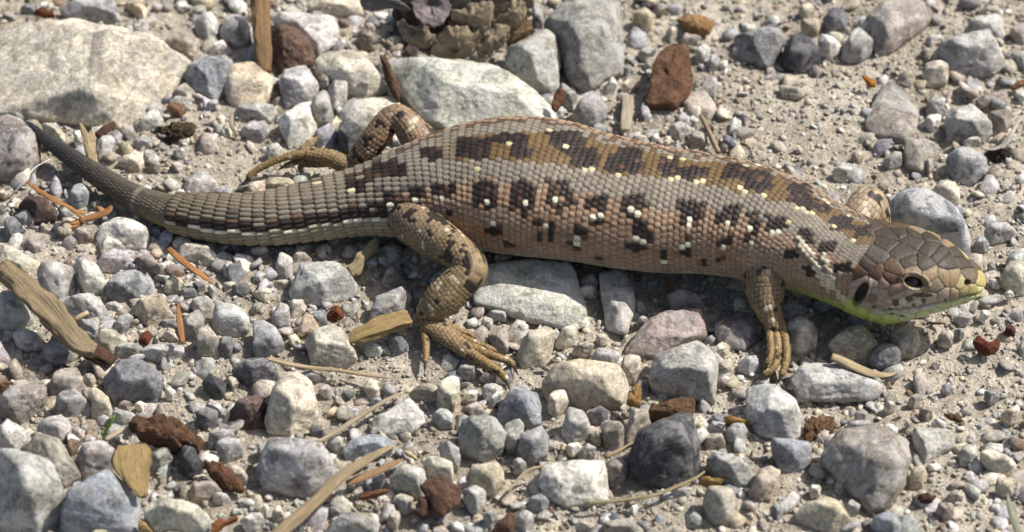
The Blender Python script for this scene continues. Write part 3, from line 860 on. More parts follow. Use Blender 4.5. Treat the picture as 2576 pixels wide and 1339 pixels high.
11 ta 8.5 24 .5|430,760 540,600 620,540 850,510 970,560 1080,620 1120,720 1110,900 1030,1050 980,1160 820,1180 780,1000 560,850|large taupe stone with a glossy white facet
11 gr 3 20 .2|560,970 600,910 670,890 680,960 630,1030 580,1020
11 tn 3 8 .2|1110,930 1150,850 1230,830 1260,900 1220,980 1120,990
11 gn 3 18 .3|1130,600 1150,530 1250,550 1400,580 1480,600 1450,700 1290,790 1220,800 1190,700|greenish grey flat stone beside the large taupe stone
11 lg 3 14 .4|1490,760 1540,670 1620,680 1640,770 1580,810 1500,800
11 cr 3 14 .4|1650,740 1700,710 1830,750 1940,820 1900,880 1770,870 1700,810
11 tn 4.5 18 .3|220,1230 330,1100 520,1060 640,1180 700,1270 600,1310 420,1310|tan and grey stone beside a small white cube
11 bl 4 16 .4|820,1230 880,1180 1000,1190 1060,1290 1000,1360 850,1320
11 gr 2.5 14 .3|620,1150 680,1090 750,1130 730,1200 650,1190
11 mv 3 18 .2|1310,1180 1340,1110 1450,1110 1460,1190 1370,1230
11 tn 3 16 .2|1760,990 1850,920 1930,930 1910,1040 1800,1030
11 ta 2 18 .2|1400,1060 1430,1020 1530,1050 1520,1095 1420,1090
11 wh 2.2 24 .1|360,1000 380,975 455,1000 440,1060 370,1060|small bright white cube-shaped stone
11 gr 2 12 .2|700,440 760,405 820,450 790,495 720,480
11 wh 2.2 12 .3|1285,500 1340,470 1400,530 1390,575 1310,550
11 ta 2 12 .3|1110,330 1170,290 1210,330 1150,390
11 bg 2.2 18 .3|1680,270 1780,260 1810,300 1720,370
11 cr 2.5 18 .2|1800,450 1950,370 1940,460 1880,510
11 cr 1.8 12 .2|930,370 980,340 1020,380 960,420
11 lg 1.8 12 .2|1360,230 1410,200 1460,250 1400,290
11 ta 2 14 .2|1190,400 1250,375 1300,430 1240,480
11 bg 2.2 14 .2|60,1140 130,1130 165,1190 120,1250
11 cr 1.6 14 .1|1080,520 1110,495 1140,520 1110,555
"""

LAND = [('the tail tip', 75, 310), ('the cream boulder', 230, 190), ('the brown upright stick', 650, 90),
        ('the far hind foot', 740, 410), ('the pine cone', 1170, 90), ('the grey slab by the cone', 1480, 120),
        ('the reddish bark chip', 1690, 190), ('the orange-tan bark flake', 1750, 60), ('the taupe slab in sand', 2230, 70),
        ('the ridge-backed pale stone', 2440, 130), ('the sunken translucent stone', 2240, 270), ('the curled dry stalk', 2540, 320),
        ('the oval blue-grey stone', 2350, 520), ('the snout', 2500, 720), ("the lizard's throat", 2130, 800),
        ('the front toes', 1950, 930), ("the lizard's belly", 1560, 720), ('the hind toes', 1270, 950),
        ('the root of the tail', 760, 620), ('the bent orange needle', 150, 500), ('the thick weathered stick', 120, 780),
        ('the white-veined oval stone', 580, 800), ('the yellow split chip', 335, 1190), ('the ragged bark piece', 420, 1085),
        ('the tall white stone', 735, 1010), ('the veined lavender stone', 745, 1170), ('the straw blade', 880, 1220),
        ('the broken bark chip', 1105, 1245), ('the flat white lens stone', 1440, 1210), ('the pointed charcoal stone', 1670, 1130),
        ('the tan limestone block', 1480, 960), ('the broad grey stone', 1720, 930), ('the barrel-shaped pebble', 1805, 1270),
        ('the pale faceted stone', 1940, 1040), ('the large taupe stone', 2180, 1150), ('the crumbled brown bark', 2060, 1080),
        ('the bluish white slab', 2090, 950), ('the small red seed case', 2470, 875), ('the grey weed blade', 2560, 1290),
        ('the open sand', 2420, 1000), ('the yellow wood chip by the hind leg', 955, 830), ('the dark big blue-grey block', 335, 955)]

def near_land(x, y):
    return min(LAND, key=lambda l: (l[1] - x) ** 2 + (l[2] - y) ** 2)[0]

SANDY = [(640, 400, 90), (560, 440, 60), (1000, 960, 80), (1080, 905, 70), (2010, 300, 110), (2060, 380, 110), (2130, 200, 90), (2420, 930, 110), (2330, 1010, 90), (2010, 1060, 60), (1620, 780, 40), (2480, 600, 70), (1580, 200, 60), (2300, 640, 90), (760, 380, 50), (2000, 1180, 50)]
FOOT = []          # footprints: x, y, radius (m) of every placed stone
def build_stones():
    used = {}
    for i, ln in enumerate(l for l in STONES.strip().splitlines() if l.strip()):
        q = ln.split('|')
        tile, ck, h, p, vein = q[0].split()
        h, p, vein = float(h), float(p), float(vein)
        P = px(tile, parse(q[1]))
        w, hh = np.ptp(P[:, 0]), np.ptp(P[:, 1])
        big = max(w, hh)
        level = 6 if big > 260 else (5 if big > 110 else 4)
        rough = 0.045 if p > 12 else 0.026
        if big > 300: rough = 0.04
        v, F, c = make_rock(P, h, p, 100 + i, level, rough, chips=2 if p < 12 else 4)
        loc = np.array([c[0], c[1], 0.0])
        base, word = PAL[ck]
        base = np.array(base) * (np.array([1.01, 1.0, 0.965]) if ck != 'bl' else 1.0) * (0.74 if vein >= 0.5 and ck not in ('wh', 'cr', 'gn') else 1.0)
        rs = np.random.default_rng(900 + i)
        col = np.clip(np.array(base) * rs.uniform(0.9, 1.12) * (1 + rs.uniform(-0.03, 0.03, 3)), 0, 0.76)
        cx, cy = P.mean(0)
        if len(q) > 2:
            label, group = q[2].strip(), None
            name = 'stone'
        else:
            asp = max(w, hh) / max(1, min(w, hh))
            shape = 'rounded' if p <= 10 else ('flat' if h <= 1.8 else ('elongated' if asp > 1.75 else ('angular' if p >= 20 else ('chipped' if p >= 16 else 'blunt'))))
            size = 'small' if big < 42 else 'medium'
            veins = ' pale-veined' if vein >= 0.5 and ck not in ('wh', 'cr') else ''
            label = f"{size} {shape}{veins} {word} pebble near {near_land(cx, cy)}"
            group = f"{word} pebbles near {near_land(cx, cy).replace('the ', '', 1)}"
            name = 'pebble'
        o = link(name, mesh_from(name, v - loc, F), M_STONE, loc=loc)
        o.color = (*col, vein * 0.85)
        if len(q) <= 2:
            used.setdefault(label, []).append((big, o, group))
        else:
            tag(o, label, 'stone')
        FOOT.append((c[0], c[1], 0.5 * np.ptp(v[:, 0]) * 0.85, 0.5 * np.ptp(v[:, 1]) * 0.85))
    for label, lst in used.items():
        lst.sort(key=lambda t: -t[0])
        if len(lst) == 3:
            for (_, o, g), wd in zip(lst, ('largest ', 'middle-sized ', 'smallest ')):
                tag(o, wd + label, 'stone')
        elif len(lst) == 2:
            tag(lst[0][1], 'larger ' + label, 'stone')
            tag(lst[1][1], 'smaller ' + label, 'stone')
        else:
            for _, o, g in lst:
                tag(o, label, 'stone', g if len(lst) > 1 else None)
build_stones()

# ------------------------------------------------------------------ loose gravel and grit (uncountable)
def build_grit():
    foot = np.array(FOOT)
    def templates(level, n, seed):
        V, F = ico(level)
        out = []
        rs = np.random.default_rng(seed)
        for k in range(n):
            N = rs.normal(size=(7, 3))
            N /= np.linalg.norm(N, axis=1)[:, None]
            D = rs.uniform(0.45, 0.9, 7)
            N = np.vstack([N, np.eye(3), -np.eye(3)])
            D = np.append(D, np.ones(6))
            r = radial(V, N, D, 90)
            v = V * r[:, None] * np.array([1.0, rs.uniform(0.65, 1.0), rs.uniform(0.5, 0.85)])
            out.append(v)
        return out, F
    def scatter(name, n, smin, smax, pw, level, mat, seed, palette, label, sink, avoid, outer=False, stretch=None):
        rs = np.random.default_rng(seed)
        tv, F = templates(level, 14, seed)
        if stretch:
            tv = [v * np.array(stretch) for v in tv]
        x = rs.uniform(-0.082, 0.082, n * 2)
        y = rs.uniform(-0.066, 0.083, n * 2)
        if outer:
            x = rs.uniform(-0.17, 0.17, n * 2)
            y = rs.uniform(-0.14, 0.19, n * 2)
            o_ = (np.abs(x) > 0.08) | (y < -0.064) | (y > 0.081)
            x, y = x[o_], y[o_]
        # denser towards the lower left, sandier to the right and top
        qx, qy = project(np.stack([x, y, np.zeros_like(x)], -1))
        dens = 0.55 + 0.45 * vnoise(np.stack([x * 60, y * 60, 0 * x], -1), seed)
        side = np.clip(1.15 - 0.42 * np.clip((qx - 700) / 1900, 0, 1) - 0.3 * np.clip((600 - qy) / 600, 0, 1), 0.3, 1)
        keep = rs.uniform(0, 1, len(x)) < np.clip(dens + 0.3, 0, 1) * (side if level > 1 else 1.0)
        for sx, sy, sr in SANDY:
            near = np.hypot(qx - sx, (qy - sy) * 1.3) < sr * (0.8 + 0.4 * rs.uniform(0, 1, len(qx)))
            keep &= ~(near & (rs.uniform(0, 1, len(qx)) > (0.14 if level > 1 else 0.85)))
        x, y = x[keep], y[keep]
        if avoid:
            inside = np.zeros(len(x), bool)
            for fx, fy, ra, rb in foot:
                inside |= ((x - fx) / ra) ** 2 + ((y - fy) / rb) ** 2 < avoid
            x, y = x[~inside], y[~inside]
        x, y = x[:n], y[:n]
        m = len(x)
        s = smin + (smax - smin) * rs.uniform(0, 1, m) ** pw
        z = ground_height(x, y) + s * MM * 0.5 * sink
        VV, FF, CC = [], [], []
        nv = len(tv[0])
        ang = rs.uniform(0, 2 * math.pi, m)
        til = rs.normal(0, 0.35, (m, 2))
        which = rs.integers(0, len(tv), m)
        pal = np.array([q[0] for q in palette])
        wts = np.array([q[1] for q in palette], float)
        ci = rs.choice(len(pal), m, p=wts / wts.sum())
        cols = pal[ci] * rs.uniform(0.75, 1.2, (m, 1)) * (1 + rs.uniform(-0.05, 0.05, (m, 3)))
        T = np.stack(tv)[which]                              # m, nv, 3
        ca, sa = np.cos(ang)[:, None], np.sin(ang)[:, None]
        X = T[:, :, 0] * ca - T[:, :, 1] * sa
        Y = T[:, :, 0] * sa + T[:, :, 1] * ca
        Z = T[:, :, 2] + X * til[:, :1] + Y * til[:, 1:]
        V = np.stack([X, Y, Z], -1) * (s * MM * 0.5)[:, None, None]
        V += np.stack([x, y, z], -1)[:, None, :]
        FFa = (F[None] + (np.arange(m) * nv)[:, None, None]).reshape(-1, 3)
        me = mesh_from(name, V.reshape(-1, 3), FFa, smooth=False)
        set_col(me, np.repeat(np.clip(cols, 0, 0.75), nv, axis=0))
        o = link(name, me, mat)
        tag(o, label, name.split('_')[-1], kind='stuff')
    P = lambda k: PAL[k][0]
    sand = (0.42, 0.37, 0.295)
    scatter('loose_gravel', 3600, 1.2, 3.8, 2.0, 2, M_GRAVEL, 21,
            [(P('wh'), 1.4), (P('cr'), 2.5), (P('lg'), 3), (P('gr'), 3), (P('bg'), 2), (P('db'), 0.8), (P('ta'), 3), (P('tn'), 3.5), (sand, 3), (P('lv'), 1), (P('br'), 0.5), (P('mr'), 0.25)],
            'loose mixed small gravel chips filling the gaps between the stones', 0.12, 0.75)
    scatter('fine_gravel', 10500, 0.55, 1.5, 1.6, 1, M_GRAVEL, 22,
            [(P('wh'), 1.3), (P('cr'), 3), (P('lg'), 2), (P('gr'), 2), (P('ta'), 3), (P('tn'), 3), (sand, 4), (P('db'), 0.7), (P('br'), 0.5), (P('dk'), 0.3)],
            'fine angular gravel scattered over the soil', 0.15, 0.5)
    scatter('coarse_sand', 14000, 0.25, 0.75, 1.4, 1, M_GRIT, 23,
            [(sand, 6), (P('cr'), 3), (P('tn'), 2), (P('wh'), 1), (P('ta'), 1.5), (P('gr'), 0.6)],
            'coarse beige sand grains covering the soil', 0.5, 0.3)
    scatter('plant_litter', 420, 0.6, 1.9, 1.8, 2, M_GRAVEL, 25,
            [((0.13, 0.07, 0.035), 4), ((0.09, 0.045, 0.03), 3), ((0.3, 0.2, 0.1), 2), ((0.36, 0.27, 0.15), 2), ((0.2, 0.09, 0.035), 2), ((0.04, 0.03, 0.025), 1)],
            'brown crumbs of bark and dry plant litter scattered over the gravel', 0.9, 0.6, stretch=(1.35, 0.5, 0.35))
    scatter('outlying_gravel', 6500, 1.0, 6.0, 2.6, 1, M_GRAVEL, 24,
            [(P('wh'), 1), (P('cr'), 2), (P('lg'), 3), (P('gr'), 3), (P('bg'), 2), (P('db'), 0.8), (P('ta'), 3), (P('tn'), 3)],
            'mixed gravel spreading out around the lizard\'s resting place', 0.3, 0.0, True)
build_grit()
# ------------------------------------------------------------------ the lizard
def smooth1(a, w):
    if w < 1: return a
    k = np.exp(-0.5 * (np.arange(-3 * w, 3 * w + 1) / w) ** 2)
    k /= k.sum()
    pad = np.pad(a, ((3 * w, 3 * w),) + ((0, 0),) * (a.ndim - 1), mode='reflect', reflect_type='odd')
    if a.ndim == 1:
        return np.convolve(pad, k, 'valid')
    return np.stack([np.convolve(pad[:, i], k, 'valid') for i in range(a.shape[1])], 1)

def in_rects(x, y, rects):
    m = np.zeros(x.shape, bool)
    for x0, y0, x1, y1 in rects:
        m |= (x >= x0) & (x <= x1) & (y >= y0) & (y <= y1)
    return m

def rects_px(tile, rr):
    out = []
    for r in rr:
        a = px(tile, r)
        out.append((a[0, 0], a[0, 1], a[1, 0], a[1, 1]))
    return out

LIZ_V, LIZ_F, LIZ_C = [], [], []
_liz_n = 0
def liz_add(v, f, c):
    global _liz_n
    LIZ_V.append(v); LIZ_F.append(f + _liz_n); LIZ_C.append(c)
    _liz_n += len(v)

def grid_faces(nr, nt):
    i = np.arange(nr - 1)[:, None] * nt
    j = np.arange(nt)[None, :]
    j2 = (j + 1) % nt
    return np.stack([i + j, i + j2, i + nt + j2, i + nt + j], -1).reshape(-1, 4)

# stations: photo x, y of the axis; height of the axis, half width, half height above / below (mm), squareness
BODY = [
    (66, 309, 3.2, 0.15, 0.15, 0.15), (70, 313, 3.2, 0.50, 0.50, 0.50), (80, 322, 3.1, 0.68, 0.68, 0.68), (122, 359, 2.9, 0.95, 0.95, 0.90), (213, 420, 2.7, 1.40, 1.40, 1.30), (290, 472, 2.6, 1.65, 1.60, 1.50), (345, 505, 2.6, 1.85, 1.75, 1.70), (400, 526, 2.8, 2.15, 2.05, 2.00), (434, 535, 3.0, 2.35, 2.20, 2.10), (440, 537, 3.0, 2.85, 2.65, 2.50), (480, 544, 3.2, 2.94, 2.70, 2.52), (540, 551, 3.5, 3.29, 3.01, 2.73), (634, 555, 3.8, 3.60, 3.36, 3.07), (720, 546, 4.1, 3.89, 3.60, 3.31), (800, 529, 4.5, 4.19, 3.90, 3.61), (900, 508, 5.0, 4.61, 4.23, 4.04), (1000, 492, 5.8, 6.16, 5.37, 4.97), (1100, 471, 6.6, 8.22, 6.45, 6.14), (1200, 464, 7.2, 9.85, 7.36, 6.84), (1300, 470, 7.6, 10.85, 8.17, 7.24), (1400, 481, 7.7, 10.70, 8.18, 7.17), (1500, 503, 7.8, 9.87, 7.54, 6.87), (1600, 522, 7.9, 9.67, 7.32, 6.93), (1700, 532, 8.1, 9.27, 7.10, 6.91), (1800, 540, 8.5, 8.77, 6.82, 6.73), (1880, 554, 8.9, 8.56, 6.69, 6.69), (1960, 578, 9.3, 7.98, 6.18, 7.3), (2030, 600, 9.6, 7.20, 5.50, 7.0), (2100, 628, 9.8, 6.30, 4.70, 7.4), (2150, 648, 9.9, 5.85, 4.30, 8.1),
]
HEAD0 = at(2172.0, 658.0, 10.0)
HEAD1 = at(2476.0, 715.0, 8.6)
HF = HEAD1 - HEAD0
HLEN = np.linalg.norm(HF)
HF = HF / HLEN
HPROF = [(0.04, 5.8, 4.15, 8.3), (0.14, 6.0, 4.2, 8.4), (0.26, 6.05, 4.25, 8.0), (0.38, 5.8, 4.35, 7.1), (0.5, 5.35, 4.4, 6.0),
         (0.62, 4.8, 4.1, 4.7), (0.74, 3.95, 3.15, 3.6), (0.85, 3.0, 2.2, 2.85), (0.93, 2.25, 1.65, 2.2),
         (0.97, 1.6, 1.15, 1.6), (0.99, 0.95, 0.7, 0.95), (1.0, 0.12, 0.1, 0.12)]

def build_lizard():
    A = np.array(BODY, float)
    ctr = at(A[:, 0], A[:, 1], A[:, 2])
    prof = A[:, 3:6] * MM
    hp = np.array(HPROF)
    ctr = np.vstack([ctr, HEAD0 + hp[:, :1] * HLEN * HF])
    prof = np.vstack([prof, hp[:, 1:] * MM])
    sq = np.r_[np.full(len(A), 2.1), np.interp(hp[:, 0], [0, 0.15, 0.8, 1], [2.2, 2.9, 2.6, 2.0])]
    seg = np.r_[0, np.cumsum(np.linalg.norm(np.diff(ctr, axis=0), axis=1))]
    n_dense = 4000
    sd = np.linspace(0, seg[-1], n_dense)
    cd = np.stack([np.interp(sd, seg, ctr[:, i]) for i in range(3)], 1)
    cd = smooth1(cd, 75)
    pd = np.stack([np.interp(sd, seg, prof[:, i]) for i in range(3)], 1)
    pds = smooth1(pd, 60)
    pds2 = smooth1(pd, 9)
    s_h = seg[len(A)]
    s_brk = np.interp(437, A[:, 0], seg[:len(A)])
    blend = np.clip((sd - s_h) / 0.004, 0, 1)[:, None]
    blend = np.maximum(blend, np.clip(1 - np.abs(sd - s_brk) / 0.004, 0, 1)[:, None])
    blend = np.maximum(blend, np.clip(1 - sd / 0.003, 0, 1)[:, None])
    pd = pds * (1 - blend) + pds2 * blend
    qd = smooth1(np.interp(sd, seg, sq), 40)
    # ring positions: finer on the head
    w_s = np.where(sd > s_h - 0.002, 1 / 0.00011, 1 / 0.00017)
    cum = np.r_[0, np.cumsum(0.5 * (w_s[1:] + w_s[:-1]) * np.diff(sd))]
    nr = int(cum[-1])
    s = np.interp(np.linspace(0, cum[-1], nr), cum, sd)
    C = np.stack([np.interp(s, sd, cd[:, i]) for i in range(3)], 1)
    R = np.stack([np.interp(s, sd, pd[:, i]) for i in range(3)], 1)
    Q = np.interp(s, sd, qd)
    T = np.gradient(C, s, axis=0)
    T /= np.linalg.norm(T, axis=1)[:, None]
    Lf = np.cross(np.array([0, 0, 1.0]), T)
    Lf /= np.linalg.norm(Lf, axis=1)[:, None]
    U = np.cross(T, Lf)
    nt = 300
    # rings resampled evenly by arc; w = -1 belly(far) .. 0 back .. +1 belly(near)
    th = np.linspace(-math.pi / 2, 1.5 * math.pi, 721)[::-1]     # 270deg -> -90deg : far side first
    ct, st = np.cos(th), np.sin(th)
    w = np.linspace(-1, 1, nt, endpoint=False)
    V = np.empty((nr, nt, 3))
    circ = np.empty(nr)
    for i in range(nr):
        e = 2.0 / Q[i]
        X = R[i, 0] * np.sign(ct) * np.abs(ct) ** e
        b = np.where(st >= 0, R[i, 1], R[i, 2])
        el = 2.0 / (2.0 + 0.35 * (Q[i] - 2.0))
        Y = b * np.sign(st) * np.abs(st) ** np.where(st >= 0, e, el)
        l = np.r_[0, np.cumsum(np.hypot(np.diff(X), np.diff(Y)))]
        circ[i] = l[-1]
        top = np.interp(math.pi / 2, th[::-1], l[::-1])
        lw = np.where(l < top, (l - top) / max(top, 1e-9), (l - top) / max(l[-1] - top, 1e-9))
        Xi = np.interp(w, lw, X)
        Yi = np.interp(w, lw, Y)
        V[i] = C[i] - Xi[:, None] * Lf[i] + Yi[:, None] * U[i]
    # normals
    dS = np.gradient(V, axis=0)
    dW = np.roll(V, -1, 1) - np.roll(V, 1, 1)
    Nn = np.cross(dW, dS)
    Nn /= np.linalg.norm(Nn, axis=2)[..., None] + 1e-12
    if np.mean(np.sum(Nn * (V - C[:, None]), -1)) < 0:
        Nn = -Nn
    PX, PY = project(V.reshape(-1, 3))
    PX, PY = PX.reshape(nr, nt), PY.reshape(nr, nt)
    view = CAM - V
    facing = np.sum(Nn * view, -1) > 0
    AX = np.interp(s, seg[:len(A)], A[:, 0], right=2600)           # photo x of the axis
    # ---- scale rows
    pitch = np.interp(AX, [0, 430, 445, 800, 1000, 1150, 1900, 2000, 2180], [0.9, 0.85, 1.75, 1.65, 1.15, 0.92, 0.88, 0.7, 0.56]) * MM
    cpitch = np.interp(AX, [0, 430, 445, 1000, 1150, 1900, 2000, 2180], [0.42, 0.48, 0.62, 0.72, 0.82, 0.82, 0.66, 0.52]) * MM
    S = np.r_[0, np.cumsum(0.5 * (1 / pitch[1:] + 1 / pitch[:-1]) * np.diff(s))]
    Wg = np.broadcast_to(w, (nr, nt))
    # rows slant slightly and wobble so that they do not look ruled
    wob = 0.12 * vnoise(np.stack([np.repeat(s * 90, nt), np.tile(w * 4, nr), np.zeros(nr * nt)], -1), 11).reshape(nr, nt)
    Sg = S[:, None] + wob - 0.9 * np.clip(np.abs(Wg) - 0.25, 0, 1) * 0.8
    J0 = np.floor(Sg).astype(int)
    jj = np.arange(J0.min() - 2, J0.max() + 4)
    circ_j = np.interp(jj + 0.5, S, circ)
    cp_j = np.interp(jj + 0.5, S, cpitch)
    Nj = np.maximum(6, np.round(circ_j / cp_j / 2) * 2)
    offj = np.where(jj % 2 == 0, 0.0, 0.5)
    rsj = np.random.default_rng(5)
    offj = offj + rsj.uniform(-0.06, 0.06, len(jj))
    best = np.full(Sg.shape, 9.0); sec = np.full(Sg.shape, 9.0)
    J = J0.copy(); I = J0 * 0; NJ = np.ones(Sg.shape); OJ = np.zeros(Sg.shape); dS1 = np.zeros(Sg.shape); dV1 = np.zeros(Sg.shape)
    kS = np.where(np.abs(Wg) < 0.33, 1.25, 1.0)
    kS = np.where((AX < 1050)[:, None], 1.5, kS)
    for dj in (-1, 0, 1):
        j = J0 + dj
        n_, o_ = Nj[j - jj[0]], offj[j - jj[0]]
        cc = Wg * n_ / 2 + o_
        ii = np.floor(cc).astype(int)
        dv = cc - ii - 0.5
        ds = Sg - j - 0.5
        for di in (-1, 0, 1):
            dvv = dv - di
            d = np.sqrt((ds * kS) ** 2 + (dvv * 0.92) ** 2)
            nb_ = d < best
            sec = np.where(nb_, best, np.minimum(sec, d))
            best = np.where(nb_, d, best)
            J = np.where(nb_, j, J); I = np.where(nb_, ii + di, I); NJ = np.where(nb_, n_, NJ); OJ = np.where(nb_, o_, OJ)
            dS1 = np.where(nb_, ds, dS1); dV1 = np.where(nb_, dvv, dV1)
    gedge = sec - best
    fu = np.clip(dS1 + 0.5, 0, 1)
    fv = np.clip(dV1 + 0.5, 0, 1)
    c2 = I + fv
    wc = np.clip((I + 0.5 - OJ) * 2 / NJ, -0.999, 0.999)
    sc_idx = np.clip(np.interp((J + 0.5), S, np.arange(nr)), 0, nr - 1).astype(int)
    wi = np.clip(((wc + 1) / 2 * nt).astype(int), 0, nt - 1)
    cxp, cyp = PX[sc_idx, wi], PY[sc_idx, wi]
    wim = np.clip(((np.abs(wc) + 1) / 2 * nt).astype(int), 0, nt - 1)
    far = wc < -0.33
    cxp = np.where(far, PX[sc_idx, wim], cxp)
    cyp = np.where(far, PY[sc_idx, wim], cyp)
    rnd = _hash(J, I, J * 0 + 3, 77)
    rnd2 = _hash(J, I, J * 0 + 9, 31)
    aw = np.abs(wc)
    ax = AX[sc_idx]
    # ---- base colours
    def lerp_tab(x, xs, cs):
        cs = np.array(cs)
        return np.stack([np.interp(x, xs, cs[:, k]) for k in range(3)], -1)
    back = np.array([0.192, 0.162, 0.122])
    band = np.array([0.12, 0.07, 0.022])
    flank = np.array([0.285, 0.188, 0.118])
    flank2 = np.array([0.285, 0.215, 0.168])
    belly = np.array([0.43, 0.43, 0.27])
    dark = np.array([0.016, 0.009, 0.006])
    orange = np.array([0.215, 0.115, 0.055])
    pale = np.array([0.68, 0.62, 0.45])
    yel = np.array([0.48, 0.42, 0.24])
    def mixc(a, b, t):
        t = np.clip(t, 0, 1)[..., None]
        return a * (1 - t) + b * t
    sst = lambda x, a, b: np.clip((x - a) / (b - a), 0, 1)
    col = np.broadcast_to(back, (nr, nt, 3)).copy()
    col = mixc(col, flank, sst(aw, 0.205, 0.25))
    col = mixc(col, flank2, sst(aw, 0.5, 0.6))
    col = mixc(col, belly * (0.75 + 0.5 * rnd2[..., None]), sst(aw, 0.60, 0.68))
    bn = np.array([(1080,405),(1154,402),(1244,392),(1304,402),(1419,414),(1524,436),(1654,447),(1794,462),(1899,490),(1994,512),(2058,548),(2142,600),(2190,625)])
    bf = np.array([(1080,372),(1154,350),(1244,335),(1379,330),(1494,350),(1554,370),(1704,398),(1829,410),(1919,425),(1994,460),(2095,522),(2199,576)])
    onband = (cyp < np.interp(cxp, bn[:, 0], bn[:, 1]) + 8 * (rnd - 0.5)) & (cyp > np.interp(cxp, bf[:, 0], bf[:, 1]) + 6 * (rnd - 0.5)) & (cxp > 1080) & (cxp < 2200) & (aw < 0.3)
    bandfade = np.clip((ax - 1080) / 150, 0, 1)
    col = np.where(onband[..., None], mixc(col, band, bandfade * 0.95), col)
    # orange-brown between the eye spots on the flank
    fl = (aw > 0.32) & (aw < 0.56) & (ax > 1150) & (ax < 1960)
    col = np.where((fl & (rnd2 > 0.96))[..., None], mixc(col, orange, 0.55 + 0 * aw), col)
    # tail
    TD = 0.85
    tl = TD * lerp_tab(ax, [60, 150, 215, 330, 440, 700, 1000], [[0.03, 0.031, 0.036], [0.036, 0.036, 0.038], [0.062, 0.052, 0.04], [0.085, 0.068, 0.047], [0.155, 0.125, 0.08], [0.19, 0.155, 0.11], [0.2, 0.168, 0.125]])
    tl2 = lerp_tab(ax, [60, 150, 215, 330, 440, 700, 1000], [[0.03, 0.031, 0.036], [0.036, 0.036, 0.038], [0.07, 0.06, 0.045], [0.11, 0.088, 0.058], [0.24, 0.19, 0.115], [0.33, 0.27, 0.17], [0.34, 0.28, 0.19]])
    tailc = mixc(tl, tl2, sst(aw, 0.38, 0.5))
    tailf = 1 - sst(ax, 940, 1060)
    col = col * (1 - tailf[..., None]) + tailc * tailf[..., None]
    isT = (ax > 445) & (ax < 1050)
    col = np.where((isT & (aw > 0.29) & (aw < 0.395) & (rnd < 0.88))[..., None], dark * 1.1, col)
    col = np.where((isT & (aw > 0.27) & (aw <= 0.305) & (rnd2 < 0.5))[..., None], np.array([0.11, 0.06, 0.03]), col)
    col = np.where((isT & (aw > 0.395) & (aw < 0.46))[..., None], mixc(np.broadcast_to(np.array([0.42, 0.36, 0.25]), col.shape), pale, (rnd2 > 0.45) * 0.85), col)
    col = np.where((isT & (aw > 0.02) & (aw < 0.10) & (_hash(np.floor(J / 3.0), J * 0, J * 0, 5) < 0.62) & (rnd < 0.8))[..., None], dark * 2.2, col)
    col = np.where((isT & (aw > 0.12) & (aw < 0.25) & (rnd < 0.15))[..., None], np.array([0.08, 0.065, 0.05]), col)
    regen = ax < 437
    st_ = (np.floor(c2 / 2) % 3 == 0)
    col = np.where((regen & st_)[..., None], col * 0.72, col)
    col = np.where((regen & (np.abs(ax - 347) < 4))[..., None], np.array([0.16, 0.14, 0.105]), col)
    # ---- dark eye spots, blotches and pale scales set where the photo shows them
    D6 = [(30,30,195,225),(88,215,142,300),(300,20,470,140),(300,140,352,225),(440,100,505,215),(345,200,400,255),(600,130,692,240),(690,120,755,310),(630,290,732,345),
          (925,110,985,225),(870,140,932,290),(985,130,1048,245),(918,285,982,445),(980,290,1032,445),(1030,400,1085,470),(1290,170,1352,370),(1350,170,1402,305),(1400,180,1485,305),(1390,300,1437,390),(1330,430,1368,482),
          (1570,240,1632,350),(1620,210,1742,325),(1690,300,1722,352),(1580,450,1612,502),(1620,430,1692,520),(1800,250,1842,340),(1840,240,1897,420),(1790,400,1842,470),(1840,400,1892,490),
          (195,300,247,372),(290,310,347,370),(300,370,342,480),(195,420,242,480),(490,350,542,430),(535,390,592,450),(440,480,482,522),(475,490,537,560),(890,470,942,530),(955,500,1027,548),
          (1140,550,1202,612),(1265,540,1375,592),(645,580,712,612),(1550,590,1592,632),(1610,560,1647,622),(1440,620,1477,660),(-20,480,37,530)]
    D5 = [(1655,30,1818,112),(1655,110,1722,202),(1760,100,1818,212),(1722,180,1762,228),(1350,50,1532,135),(1430,240,1492,290),(1150,60,1262,152),(1190,150,1252,202),(975,110,1032,182),(1740,360,1872,430)]
    DF = [(1242,335,1324,360),(1279,360,1329,400),(1374,330,1454,360),(1400,350,1470,385),(1430,375,1504,420),(1554,370,1614,400),(1524,385,1614,435),(1659,395,1704,445),(1704,420,1784,450),(1819,410,1879,450),
          (1869,425,1939,480),(1979,460,2042,503),(1139,345,1229,400),(1049,370,1114,405),(864,455,909,487),(944,410,1024,445)]
    D7 = [(200,50,330,180),(280,150,420,240),(400,190,525,262),(510,280,685,392),(690,360,832,452),(40,280,200,392),(280,390,382,500),(430,480,552,562),(180,520,272,590),(550,640,692,702),(310,660,402,742)]
    DK = rects_px('6', D6) + rects_px('5', D5) + DF + rects_px('7', D7)
    isdark = in_rects(cxp, cyp, DK) & (aw < 0.8) & (ax > 460)
    halo = np.zeros(isdark.shape, bool)
    for dx, dy in ((12, 0), (-12, 0), (0, 12), (0, -12)):
        halo |= in_rects(cxp + dx, cyp + dy, rects_px('6', D6) + rects_px('5', D5))
    halo &= (ax > 1150) & (ax < 1990) & (aw < 0.75) & (aw > 0.2)
    col = np.where((halo & ~isdark & True)[..., None], mixc(col, orange * 1.1, 0.4 + 0.15 * rnd2), col)
    dk = dark[None, None] * (0.7 + 1.3 * rnd[..., None] ** 2)
    dk = np.where((rnd2 > 0.92)[..., None], np.array([0.07, 0.032, 0.018]), dk)
    vx = np.where(Wg < -0.33, PX[:, ::-1], PX) + 4 * vnoise(V.reshape(-1, 3) * 1500, 81).reshape(nr, nt)
    vy = np.where(Wg < -0.33, PY[:, ::-1], PY) + 4 * vnoise(V.reshape(-1, 3) * 1500, 82).reshape(nr, nt)
